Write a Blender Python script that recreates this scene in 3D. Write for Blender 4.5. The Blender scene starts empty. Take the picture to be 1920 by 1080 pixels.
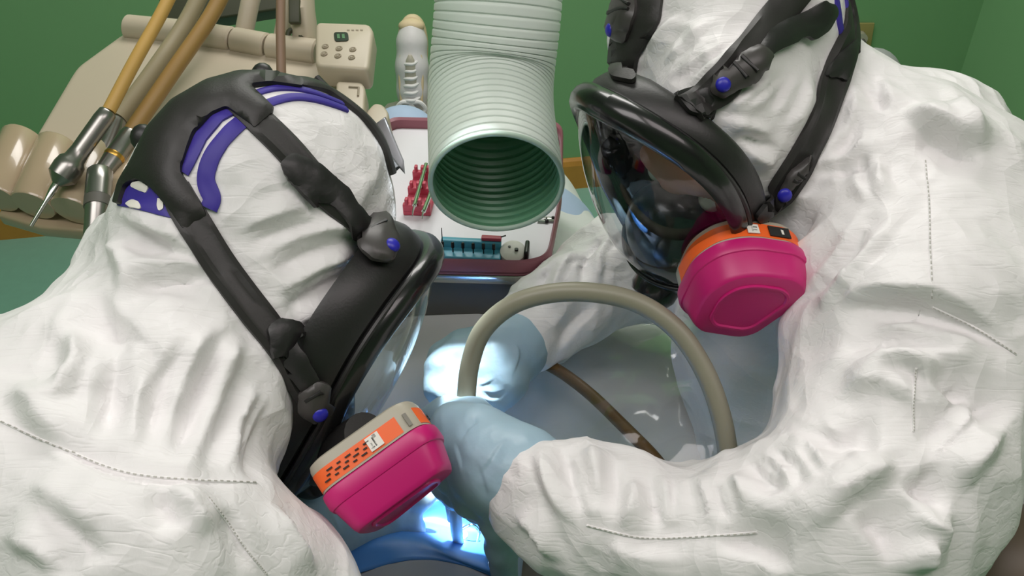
import bpy, bmesh, math, random
import numpy as np
from mathutils import Vector, Matrix
from mathutils.geometry import delaunay_2d_cdt
from mathutils.bvhtree import BVHTree

random.seed(7)
S = bpy.context.scene
COL = S.collection

# ------------------------------------------------------------------ camera
FPX = 1732.0
PITCH = math.radians(38.0)
CAM = Vector((0.0, 0.0, 1.6))
RIGHT = Vector((1, 0, 0))
FWD = Vector((0, math.cos(PITCH), -math.sin(PITCH)))
UPV = Vector((0, math.sin(PITCH), math.cos(PITCH)))
cam_d = bpy.data.cameras.new('camera')
cam_d.sensor_width = 36.0
cam_d.lens = 36.0 * FPX / 1920.0
cam_d.clip_start = 0.02
cam = bpy.data.objects.new('camera', cam_d)
cam.location = CAM
cam.rotation_euler = (math.pi / 2 - PITCH, 0, 0)
COL.objects.link(cam)
S.camera = cam

# ------------------------------------------------------------------ view, world, lights
S.view_settings.view_transform = 'Standard'
S.view_settings.look = 'None'
S.view_settings.gamma = 1.0
S.view_settings.use_curve_mapping = False
S.view_settings.exposure = -0.14
w = bpy.data.worlds.new('world')
S.world = w
w.use_nodes = True
w.node_tree.nodes['Background'].inputs[0].default_value = (0.9, 0.95, 1.0, 1)
w.node_tree.nodes['Background'].inputs[1].default_value = 0.03


def area(name, loc, aim, sx, sy, power, col):
    l = bpy.data.lights.new(name, 'AREA')
    l.shape = 'RECTANGLE'; l.size = sx; l.size_y = sy
    l.energy = power; l.color = col
    o = bpy.data.objects.new(name, l)
    o.location = loc
    o.rotation_euler = (Vector(aim) - Vector(loc)).to_track_quat('-Z', 'Y').to_euler()
    COL.objects.link(o)
    return o


area('ceiling_panel_light', (-0.65, 0.15, 2.46), (-0.65, 0.15, 0), 1.2, 0.6, 11.5, (1.0, 0.925, 0.93))
area('ceiling_panel_light', (0.75, 0.15, 2.46), (0.75, 0.15, 0), 1.2, 0.6, 8.0, (1.0, 0.86, 0.88))
area('ceiling_panel_light', (0.0, 1.9, 2.46), (0.0, 1.9, 0), 1.2, 0.6, 24, (1.0, 0.96, 0.93))
# the operatory lamp over the patient's chest, aimed at the mouth
LAMP = Vector((-0.035, 0.95, 1.85))
LAMP_AIM = Vector((-0.062, 0.552, 0.88))
sp = bpy.data.lights.new('operatory_lamp_light', 'SPOT')
sp.energy = 760; sp.color = (0.86, 0.94, 1.0)
sp.spot_size = math.radians(7.4); sp.spot_blend = 0.9; sp.shadow_soft_size = 0.035
spo = bpy.data.objects.new('operatory_lamp_light', sp)
spo.location = LAMP
spo.rotation_euler = (LAMP_AIM - LAMP).to_track_quat('-Z', 'Y').to_euler()
COL.objects.link(spo)


# ------------------------------------------------------------------ pixel <-> world
def ray(px, py):
    return FWD + RIGHT * ((px - 960.0) / FPX) + UPV * ((540.0 - py) / FPX)


def at(px, py, d):
    return CAM + ray(px, py) * d


def on_plane(px, py, p0, n):
    r = ray(px, py)
    return CAM + r * ((Vector(p0) - CAM).dot(n) / r.dot(n))


def on_z(px, py, z):
    r = ray(px, py)
    return CAM + r * ((z - CAM.z) / r.z)


def cv(x, y, z):
    """direction given as image right, image up, towards the viewer"""
    return (RIGHT * x + UPV * y - FWD * z).normalized()


def to_pix(p):
    q = Vector(p) - CAM
    d = q.dot(FWD)
    return 960 + FPX * q.dot(RIGHT) / d, 540 - FPX * q.dot(UPV) / d, d


# ------------------------------------------------------------------ materials
def lin(c):
    c = c / 255.0
    return c / 12.92 if c <= 0.04045 else ((c + 0.055) / 1.055) ** 2.4


def rgb(r, g, b):
    return (lin(r), lin(g), lin(b), 1.0)


MATS = {}


def mat(name, col, rough=0.5, metal=0.0, var=0.06, vscale=30.0, bump=0.0, bscale=200.0, spec=0.5, emit=None, estr=1.0, coat=0.0,
        sheen=0.0, sss=0.0):
    if name in MATS:
        return MATS[name]
    m = bpy.data.materials.new(name)
    m.use_nodes = True
    nt = m.node_tree
    b = nt.nodes['Principled BSDF']
    b.inputs['Roughness'].default_value = rough
    b.inputs['Metallic'].default_value = metal
    b.inputs['Specular IOR Level'].default_value = spec
    b.inputs['Coat Weight'].default_value = coat
    if sheen:
        b.inputs['Sheen Weight'].default_value = sheen
    if sss:
        b.inputs['Subsurface Weight'].default_value = sss
        b.inputs['Subsurface Scale'].default_value = 0.01
    tc = nt.nodes.new('ShaderNodeTexCoord')
    n = nt.nodes.new('ShaderNodeTexNoise')
    n.inputs['Scale'].default_value = vscale
    n.inputs['Detail'].default_value = 4.0
    nt.links.new(tc.outputs['Object'], n.inputs['Vector'])
    mix = nt.nodes.new('ShaderNodeMix'); mix.data_type = 'RGBA'
    c = Vector(col[:3])
    a = c * (1 - var); d = c * (1 + var)
    mix.inputs[6].default_value = (a.x, a.y, a.z, 1)
    mix.inputs[7].default_value = (min(d.x, 1), min(d.y, 1), min(d.z, 1), 1)
    nt.links.new(n.outputs['Fac'], mix.inputs[0])
    nt.links.new(mix.outputs[2], b.inputs['Base Color'])
    if bump:
        n2 = nt.nodes.new('ShaderNodeTexNoise')
        n2.inputs['Scale'].default_value = bscale
        n2.inputs['Detail'].default_value = 3.0
        nt.links.new(tc.outputs['Object'], n2.inputs['Vector'])
        bp = nt.nodes.new('ShaderNodeBump')
        bp.inputs['Strength'].default_value = bump
        bp.inputs['Distance'].default_value = 0.002
        nt.links.new(n2.outputs['Fac'], bp.inputs['Height'])
        nt.links.new(bp.outputs['Normal'], b.inputs['Normal'])
    if emit:
        b.inputs['Emission Color'].default_value = emit
        b.inputs['Emission Strength'].default_value = estr
    MATS[name] = m
    return m


def clear_mat(name, tint, rough, refl, extra=0.0):
    """thin clear film or lens: lets light straight through, mirrors a little by Fresnel"""
    if name in MATS:
        return MATS[name]
    m = bpy.data.materials.new(name)
    m.use_nodes = True
    nt = m.node_tree
    nt.nodes.remove(nt.nodes['Principled BSDF'])
    out = nt.nodes['Material Output']
    tr = nt.nodes.new('ShaderNodeBsdfTransparent')
    tr.inputs[0].default_value = tint
    gl = nt.nodes.new('ShaderNodeBsdfGlossy')
    gl.inputs['Roughness'].default_value = rough
    gl.inputs['Color'].default_value = (1, 1, 1, 1)
    fr = nt.nodes.new('ShaderNodeLayerWeight')
    fr.inputs['Blend'].default_value = .5
    pw = nt.nodes.new('ShaderNodeMath'); pw.operation = 'POWER'; pw.inputs[1].default_value = 4.0
    nt.links.new(fr.outputs['Facing'], pw.inputs[0])
    ma = nt.nodes.new('ShaderNodeMath'); ma.operation = 'MULTIPLY_ADD'
    ma.inputs[1].default_value = refl; ma.inputs[2].default_value = extra
    nt.links.new(pw.outputs[0], ma.inputs[0])
    ma.use_clamp = True
    mx = nt.nodes.new('ShaderNodeMixShader')
    nt.links.new(ma.outputs[0], mx.inputs[0])
    nt.links.new(tr.outputs[0], mx.inputs[1])
    nt.links.new(gl.outputs[0], mx.inputs[2])
    nt.links.new(mx.outputs[0], out.inputs['Surface'])
    m['noise'] = 1
    MATS[name] = m
    return m


# ------------------------------------------------------------------ objects
def tag(o, label=None, cat=None, group=None, kind=None):
    if label: o['label'] = label
    if cat: o['category'] = cat
    if group: o['group'] = group
    if kind: o['kind'] = kind
    return o


def thing(name, loc, label, cat, group=None):
    o = bpy.data.objects.new(name, None)
    o.location = loc
    o.empty_display_size = 0.05
    COL.objects.link(o)
    return tag(o, label, cat, group)


def wloc(o):
    p = Vector(o.location)
    return p + wloc(o.parent) if o.parent else p


def put(name, verts, faces, m, parent=None, smooth=True, label=None):
    """one mesh object from world-space vertices; its origin sits at its own centre"""
    va = np.asarray([tuple(v) for v in verts] if not isinstance(verts, np.ndarray) else verts, dtype=np.float64)
    c = (va.min(0) + va.max(0)) / 2
    me = bpy.data.meshes.new(name)
    me.from_pydata((va - c).tolist(), [], faces if isinstance(faces, list) else faces.tolist())
    me.validate(verbose=False)
    if smooth:
        me.polygons.foreach_set('use_smooth', np.ones(len(me.polygons), dtype=bool))
    me.update()
    me.materials.append(m)
    o = bpy.data.objects.new(name, me)
    if parent:
        o.parent = parent
        o.location = Vector(c) - wloc(parent)
    else:
        o.location = Vector(c)
    COL.objects.link(o)
    if label: o['label'] = label
    return o


class MB:
    def __init__(self):
        self.v = []; self.f = []

    def add(self, vs, fs):
        n = len(self.v)
        self.v += [Vector(v) for v in vs]
        self.f += [tuple(i + n for i in f) for f in fs]
        return self

    def box(self, c, sx, sy, sz, ax=None, bevel=0.0):
        ax = ax or (Vector((1, 0, 0)), Vector((0, 1, 0)), Vector((0, 0, 1)))
        c = Vector(c)
        b = min(bevel, sx * .49, sy * .49, sz * .49)
        if b <= 0:
            vs = [c + ax[0] * (i * sx / 2) + ax[1] * (j * sy / 2) + ax[2] * (k * sz / 2) for k in (-1, 1) for j in (-1, 1) for i in (-1, 1)]
            return self.add(vs, [(0, 2, 3, 1), (4, 5, 7, 6), (0, 1, 5, 4), (2, 6, 7, 3), (0, 4, 6, 2), (1, 3, 7, 5)])
        bm = bmesh.new()
        bmesh.ops.create_cube(bm, size=1.0)
        for v in bm.verts:
            v.co = Vector((v.co.x * sx, v.co.y * sy, v.co.z * sz))
        bmesh.ops.bevel(bm, geom=bm.edges[:] + bm.verts[:], offset=b, segments=3, affect='EDGES', profile=.5)
        bm.verts.index_update()
        vs = [c + ax[0] * v.co.x + ax[1] * v.co.y + ax[2] * v.co.z for v in bm.verts]
        fs = [tuple(v.index for v in f.verts) for f in bm.faces]
        bm.free()
        return self.add(vs, fs)

    def prism(self, poly, n, depth, bevel=0.0, seg=3):
        """closed outline (world points) extruded by depth along n"""
        n = Vector(n).normalized()
        bm = bmesh.new()
        vs = [bm.verts.new(p) for p in poly]
        f = bm.faces.new(vs)
        f.normal_update()
        r = bmesh.ops.extrude_face_region(bm, geom=[f])
        nv = [g for g in r['geom'] if isinstance(g, bmesh.types.BMVert)]
        bmesh.ops.translate(bm, verts=nv, vec=n * depth)
        bmesh.ops.recalc_face_normals(bm, faces=bm.faces[:])
        if bevel:
            caps = [f for f in bm.faces if len(f.verts) == len(poly) and len(poly) != 4 or abs(f.normal.dot(n)) > .95]
            es = set()
            for f in caps: es.update(f.edges)
            bmesh.ops.bevel(bm, geom=list(es), offset=bevel, segments=seg, affect='EDGES', profile=.5, clamp_overlap=True)
        bm.verts.index_update()
        o = [v.co.copy() for v in bm.verts]; fs = [tuple(v.index for v in f.verts) for f in bm.faces]
        bm.free()
        return self.add(o, fs)

    def loft(self, rings, close=True, cap=True):
        n = len(rings[0]); vs = [p for r in rings for p in r]; fs = []
        for i in range(len(rings) - 1):
            for j in range(n if close else n - 1):
                a = i * n + j; b = i * n + (j + 1) % n
                fs.append((a, b, b + n, a + n))
        if cap:
            fs.append(tuple(range(n - 1, -1, -1)))
            fs.append(tuple((len(rings) - 1) * n + j for j in range(n)))
        return self.add(vs, fs)

    def tube(self, pts, r, seg=16, cap=True):
        """sweep; r a number or one per point"""
        pts = [Vector(p) for p in pts]
        rs = r if isinstance(r, (list, tuple)) else [r] * len(pts)
        rings = []
        t0 = (pts[1] - pts[0]).normalized()
        a = t0.orthogonal().normalized()
        for i, p in enumerate(pts):
            t = (pts[min(i + 1, len(pts) - 1)] - pts[max(i - 1, 0)]).normalized()
            a = (a - t * a.dot(t)).normalized()
            b = t.cross(a)
            rings.append([p + (a * math.cos(2 * math.pi * j / seg) + b * math.sin(2 * math.pi * j / seg)) * rs[i] for j in range(seg)])
        return self.loft(rings, True, cap)

    def lathe(self, o, axis, prof, seg=24, cap=True):
        """prof: (distance along the axis, radius)"""
        axis = Vector(axis).normalized(); o = Vector(o)
        a = axis.orthogonal().normalized(); b = axis.cross(a)
        rings = [[o + axis * z + (a * math.cos(2 * math.pi * j / seg) + b * math.sin(2 * math.pi * j / seg)) * r for j in range(seg)] for z, r in prof]
        return self.loft(rings, True, cap)

    def ball(self, c, r, seg=16, ax=None, rad=None):
        prof = [(-math.cos(math.pi * i / 10), math.sin(math.pi * i / 10)) for i in range(11)]
        ax = ax or (Vector((1, 0, 0)), Vector((0, 1, 0)), Vector((0, 0, 1)))
        rad = rad or (r, r, r)
        c = Vector(c)
        rings = []
        for z, q in prof[1:-1]:
            rings.append([c + ax[0] * (q * math.cos(2 * math.pi * j / seg) * rad[0]) + ax[1] * (q * math.sin(2 * math.pi * j / seg) * rad[1]) + ax[2] * (z * rad[2]) for j in range(seg)])
        return self.loft(rings)

    def build(self, name, m, parent=None, smooth=True, label=None):
        o = put(name, self.v, self.f, m, parent, smooth, label)
        if smooth:
            try:
                o.data.set_sharp_from_angle(angle=math.radians(38))
            except Exception:
                pass
        return o


def spline(pts, n=8):
    """Catmull-Rom through points (Vectors or tuples of floats)"""
    P = [np.array(tuple(p), float) for p in pts]
    P = [2 * P[0] - P[1]] + P + [2 * P[-1] - P[-2]]
    out = []
    for i in range(1, len(P) - 2):
        for k in range(n):
            t = k / n
            a, b, c, d = P[i - 1], P[i], P[i + 1], P[i + 2]
            out.append(.5 * ((2 * b) + (-a + c) * t + (2 * a - 5 * b + 4 * c - d) * t * t + (-a + 3 * b - 3 * c + d) * t ** 3))
    out.append(P[-2])
    return out


def vspline(pts, n=8):
    return [Vector(p) for p in spline(pts, n)]


def closed_spline(pts, n=6):
    P = [np.array(tuple(p), float) for p in pts]
    m = len(P); out = []
    for i in range(m):
        a, b, c, d = P[i - 1], P[i], P[(i + 1) % m], P[(i + 2) % m]
        for k in range(n):
            t = k / n
            out.append(.5 * ((2 * b) + (-a + c) * t + (2 * a - 5 * b + 4 * c - d) * t * t + (-a + 3 * b - 3 * c + d) * t ** 3))
    return out


def round_poly(pts, r, n=4):
    """rounds the corners of a 2D outline"""
    out = []
    m = len(pts)
    P = [np.array(p[:2], float) for p in pts]
    for i in range(m):
        a, b, c = P[i - 1], P[i], P[(i + 1) % m]
        u = a - b; v = c - b
        lu, lv = np.linalg.norm(u), np.linalg.norm(v)
        q = min(r, lu * .45, lv * .45)
        p0 = b + u / lu * q; p2 = b + v / lv * q
        for k in range(n + 1):
            t = k / n
            out.append((1 - t) ** 2 * p0 + 2 * t * (1 - t) * b + t * t * p2)
    return [tuple(p) for p in out]


# ------------------------------------------------------------------ noise and implicit bodies
def _hash(ix, iy, iz, seed):
    h = (ix.astype(np.uint32) * np.uint32(374761393) + iy.astype(np.uint32) * np.uint32(668265263) + iz.astype(np.uint32) * np.uint32(2147483647) + np.uint32(seed * 974711 + 11))
    h = (h ^ (h >> np.uint32(13))) * np.uint32(1274126177)
    h = h ^ (h >> np.uint32(16))
    return (h & np.uint32(0xffff)).astype(np.float32) / 32767.5 - 1.0


def vnoise(p, seed=0):
    q = np.floor(p)
    f = (p - q).astype(np.float32)
    f = f * f * f * (f * (f * 6 - 15) + 10)
    i = q.astype(np.int64)
    x, y, z = i[:, 0], i[:, 1], i[:, 2]
    r = 0
    for dx in (0, 1):
        wx = f[:, 0] if dx else 1 - f[:, 0]
        for dy in (0, 1):
            wy = f[:, 1] if dy else 1 - f[:, 1]
            for dz in (0, 1):
                wz = f[:, 2] if dz else 1 - f[:, 2]
                r = r + wx * wy * wz * _hash(x + dx, y + dy, z + dz, seed)
    return r


class Field:
    """union of soft primitives on a grid, turned into one closed quad mesh (surface nets)"""
    def __init__(self, lo, hi, h):
        self.lo = np.array(lo, float); self.h = h
        self.n = [int(math.ceil((hi[i] - lo[i]) / h)) + 1 for i in range(3)]
        self.v = np.full(self.n, 1.0, np.float32)

    def _sub(self, lo, hi):
        sl = []; g = []
        for i in range(3):
            a = max(0, int((lo[i] - self.lo[i]) / self.h)); b = min(self.n[i], int((hi[i] - self.lo[i]) / self.h) + 2)
            if b <= a: return None, None
            sl.append(slice(a, b)); g.append((self.lo[i] + np.arange(a, b) * self.h).astype(np.float32))
        return tuple(sl), np.meshgrid(*g, indexing='ij', sparse=True)

    def _mix(self, sl, d, k):
        a = self.v[sl]
        h = np.maximum(k - np.abs(a - d), 0) / k
        self.v[sl] = np.minimum(a, d) - h * h * k * .25

    def cone(self, a, b, ra, rb, k=.02):
        a = np.array(tuple(a)); b = np.array(tuple(b))
        m = max(ra, rb) + k + 4 * self.h
        sl, G = self._sub(np.minimum(a, b) - m, np.maximum(a, b) + m)
        if sl is None: return
        ab = b - a; L = float(ab @ ab) + 1e-9
        X = [G[i] - a[i] for i in range(3)]
        t = np.clip((X[0] * ab[0] + X[1] * ab[1] + X[2] * ab[2]) / L, 0, 1)
        d = np.sqrt((X[0] - t * ab[0]) ** 2 + (X[1] - t * ab[1]) ** 2 + (X[2] - t * ab[2]) ** 2) - (ra + (rb - ra) * t)
        self._mix(sl, d.astype(np.float32), k)

    def chain(self, pr, k=.02):
        for (a, ra), (b, rb) in zip(pr[:-1], pr[1:]):
            self.cone(a, b, ra, rb, k)

    def ell(self, c, axes, rad, k=.02, sub=False):
        c = np.array(tuple(c)); m = max(rad) + k + 4 * self.h
        sl, G = self._sub(c - m, c + m)
        if sl is None: return
        X = [G[i] - c[i] for i in range(3)]
        k0 = 0; k1 = 0
        for ax, r in zip(axes, rad):
            q = X[0] * ax[0] + X[1] * ax[1] + X[2] * ax[2]
            k0 = k0 + (q / r) ** 2; k1 = k1 + (q / r ** 2) ** 2
        k0 = np.sqrt(k0); k1 = np.sqrt(k1) + 1e-6
        d = (k0 * (k0 - 1) / k1).astype(np.float32)
        if sub:
            a = self.v[sl]; h = np.maximum(k - np.abs(a + d), 0) / k
            self.v[sl] = np.maximum(a, -d) + h * h * k * .25
        else:
            self._mix(sl, d, k)

    def mesh(self, smooth=2):
        v = self.v; s = v < 0
        n = self.n
        c = np.zeros([n[0] - 1, n[1] - 1, n[2] - 1], np.int8)
        for dx in (0, 1):
            for dy in (0, 1):
                for dz in (0, 1):
                    c += s[dx:n[0] - 1 + dx, dy:n[1] - 1 + dy, dz:n[2] - 1 + dz]
        act = np.argwhere((c > 0) & (c < 8))
        idx = np.full(c.shape, -1, np.int64); idx[tuple(act.T)] = np.arange(len(act))
        P = np.zeros((len(act), 3)); W = np.zeros(len(act))
        cor = [(x, y, z) for x in (0, 1) for y in (0, 1) for z in (0, 1)]
        for a in cor:
            for ax in range(3):
                if a[ax]: continue
                b = list(a); b[ax] = 1
                va = v[tuple((act + a).T)]; vb = v[tuple((act + b).T)]
                m = (va < 0) != (vb < 0)
                t = np.where(m, va / np.where(m, va - vb, 1), 0)
                pos = np.array(a, float)[None, :].repeat(len(act), 0); pos[:, ax] = t
                P[m] += pos[m]; W[m] += 1
        P = (act + P / W[:, None]) * self.h + self.lo
        F = []
        for ax in range(3):
            o = [(ax + 1) % 3, (ax + 2) % 3]
            sl0 = [slice(None)] * 3; sl1 = [slice(None)] * 3
            sl0[ax] = slice(0, n[ax] - 1); sl1[ax] = slice(1, n[ax])
            s0 = s[tuple(sl0)]; s1 = s[tuple(sl1)]
            e = np.argwhere(s0 != s1)
            ok = (e[:, o[0]] > 0) & (e[:, o[1]] > 0) & (e[:, o[0]] < n[o[0]] - 1) & (e[:, o[1]] < n[o[1]] - 1)
            e = e[ok]
            q = []
            for d0, d1 in ((-1, -1), (0, -1), (0, 0), (-1, 0)):
                g = e.copy(); g[:, o[0]] += d0; g[:, o[1]] += d1
                q.append(idx[tuple(g.T)])
            q = np.stack(q, 1)
            fl = ~s0[tuple(e.T)]
            q[fl] = q[fl][:, ::-1]
            F.append(q)
        F = np.concatenate(F)
        F = F[(F >= 0).all(1)]
        for _ in range(smooth):
            P = laplace(P, F, .5)
        return P, F


def laplace(P, F, w):
    a = np.concatenate([F[:, 0], F[:, 1], F[:, 2], F[:, 3]]); b = np.concatenate([F[:, 1], F[:, 2], F[:, 3], F[:, 0]])
    n = len(P); acc = np.zeros_like(P); cnt = np.bincount(a, minlength=n) + np.bincount(b, minlength=n)
    for i in range(3):
        acc[:, i] = np.bincount(a, P[b, i], minlength=n) + np.bincount(b, P[a, i], minlength=n)
    return P * (1 - w) + w * acc / np.maximum(cnt, 1)[:, None]


def subdiv(P, F):
    """split every quad in four, then relax"""
    n = len(P)
    E = np.stack([F, np.roll(F, -1, 1)], 2).reshape(-1, 2)
    E.sort(1)
    key = E[:, 0] * n + E[:, 1]
    u, inv = np.unique(key, return_inverse=True)
    mid = (P[u // n] + P[u % n]) * .5
    cen = P[F].mean(1)
    e = inv.reshape(-1, 4) + n
    c = np.arange(len(F)) + n + len(u)
    P2 = np.concatenate([P, mid, cen])
    F2 = np.concatenate([np.stack([F[:, i], e[:, i], c, e[:, i - 1]], 1) for i in range(4)])
    return laplace(laplace(P2, F2, .5), F2, .5), F2


def vnormals(P, F):
    n = np.cross(P[F[:, 2]] - P[F[:, 0]], P[F[:, 3]] - P[F[:, 1]])
    N = np.zeros_like(P)
    for j in range(4):
        for i in range(3):
            N[:, i] += np.bincount(F[:, j], n[:, i], minlength=len(P))
    return N / (np.linalg.norm(N, axis=1)[:, None] + 1e-12)


def bvh(P, F):
    return BVHTree.FromPolygons(P.tolist(), F.tolist())


def hit(tree, px, py):
    d = ray(px, py)
    l, n, i, t = tree.ray_cast(CAM, d.normalized())
    if l is None:
        q = CAM + d.normalized() * hit.last
        for _ in range(6):
            l, n, i, t = tree.find_nearest(q)
            q = CAM + d.normalized() * (l - CAM).dot(d.normalized())
        return l, n
    hit.last = (l - CAM).length
    if n.dot(d) > 0: n = -n
    return l, n


hit.last = .8


def folds(P, N, tree, fl):
    """press creases into a mesh: each fold is a pixel polyline laid on the surface, height in m, half-width in m"""
    D = np.zeros(len(P))
    for fi, (pts, amp, wid) in enumerate(fl):
        pp = spline(pts, 4)
        amp = math.copysign(min(abs(amp), 0.82 * wid), amp)
        Q = []; QN = []
        for x, y in pp:
            l, n = hit(tree, x, y)
            Q.append(l); QN.append(n)
        Q = np.array([tuple(q) for q in Q]); QN = np.array([tuple(q) for q in QN])
        w1 = wid * (1.7 if fi % 2 else .55); w2 = wid * (.55 if fi % 2 else 1.7)      # one flank steep, the other long
        lo = Q.min(0) - wid * 1.7; hi = Q.max(0) + wid * 1.7
        m = np.nonzero(((P > lo) & (P < hi)).all(1))[0]
        if not len(m): continue
        best = np.full(len(m), 9.0); bt = np.zeros(len(m)); bn = np.zeros((len(m), 3)); sg = np.ones(len(m))
        L = len(Q) - 1
        for i in range(L):
            ab = Q[i + 1] - Q[i]; X = P[m] - Q[i]
            t = np.clip(X @ ab / (ab @ ab + 1e-12), 0, 1)
            R = X - t[:, None] * ab
            d = np.linalg.norm(R, axis=1)
            u = d < best
            best[u] = d[u]; bt[u] = (i + t[u]) / L; bn[u] = QN[i]; sg[u] = (R[u] @ np.cross(ab, QN[i]))
        prof = np.clip(1 - best / np.where(sg > 0, w1, w2), 0, 1)
        prof = prof * prof * (3 - 2 * prof) * .3 + prof ** 1.15 * .7
        ends = np.clip(np.minimum(bt, 1 - bt) * 2.6, 0, 1); ends = ends * ends * (3 - 2 * ends)
        face = np.clip((N[m] * bn).sum(1) * 2, 0, 1)
        D[m] += amp * prof * ends * face
    return P + N * D[:, None]
# ------------------------------------------------------------------ the room
M_GREEN = mat('green wall paint', rgb(126, 172, 122), .7, var=.03, vscale=6, bump=.08, bscale=350)
M_FLOOR = mat('teal vinyl floor', rgb(132, 178, 162), .45, var=.07, vscale=40)
M_CEIL = mat('ceiling tile white', rgb(225, 225, 220), .8, var=.03)
M_WOOD = mat('oak baseboard', rgb(196, 136, 58), .5, var=.16, vscale=25, bump=.1)

WA = Vector((-1.549, 2.297, 0)); WB = Vector((0.334, 2.611, 0))
WD = (WB - WA).normalized(); WN = Vector((WD.y, -WD.x, 0))       # WN points into the room
C1 = WA - WD * 0.75; C2 = WA + WD * 3.05                        # back corners
C3 = C2 + WN * 4.1; C4 = C1 + WN * 4.1


def quad_wall(name, a, b, h, n, m, th=.08):
    return tag(MB().box((a + b) / 2 + Vector((0, 0, h / 2)) - n * (th / 2), (b - a).length, th, h,
                        ((b - a).normalized(), n, Vector((0, 0, 1)))).build(name, m, smooth=False), kind='structure')


tag(MB().prism([C1 - WN * -0.0, C2, C3, C4], (0, 0, -1), .06).build('floor', M_FLOOR, smooth=False), kind='structure')
tag(MB().prism([p + Vector((0, 0, 2.5)) for p in (C1, C2, C3, C4)], (0, 0, 1), .06).build('ceiling', M_CEIL, smooth=False), kind='structure')
quad_wall('wall_back', C1, C2, 2.5, WN, M_GREEN)
quad_wall('wall_right', C2, C3, 2.5, -WD, M_GREEN)
quad_wall('wall_left', C4, C1, 2.5, WD, M_GREEN)
quad_wall('wall_front', C3, C4, 2.5, -WN, M_GREEN)


def baseboard(name, a, b, n):
    d = (b - a).normalized(); z = Vector((0, 0, 1))
    prof = [(0, 0), (.016, 0), (.016, .085), (.011, .1), (.004, .108), (0, .108)]
    rings = [[p + n * u + z * v for u, v in prof] for p in (a, b)]
    tag(MB().loft(rings).build(name, M_WOOD, smooth=False), kind='structure')


baseboard('baseboard_back', C1, C2, WN)
baseboard('baseboard_right', C2, C3, -WD)
# ceiling light fittings (above the frame, seen in reflections)
M_FRAME = mat('white enamel', rgb(228, 228, 224), .4, var=.02)
M_DIFF = mat('lamp diffuser', rgb(240, 240, 236), .6, var=.01, emit=(1, .97, .93, 1), estr=.8)
for (x, y, lb) in ((-.65, .15, 'white ceiling light panel above the left person, out of frame'), (.75, .15, 'white ceiling light panel above the right person, out of frame'), (0, 1.9, 'white ceiling light panel above the patient feet, out of frame')):
    t = thing('ceiling_light', (x, y, 2.47), lb, 'ceiling light', 'ceiling light panels')
    MB().box((x, y, 2.49), 1.2, .6, .014).build('diffuser', M_DIFF, t, smooth=False)
    fr = MB()
    for s in (-1, 1):
        fr.box((x, y + s * .315, 2.482), 1.26, .03, .036, bevel=.004); fr.box((x + s * .615, y, 2.482), .03, .6, .036, bevel=.004)
    fr.build('frame', M_FRAME, t)
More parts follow.
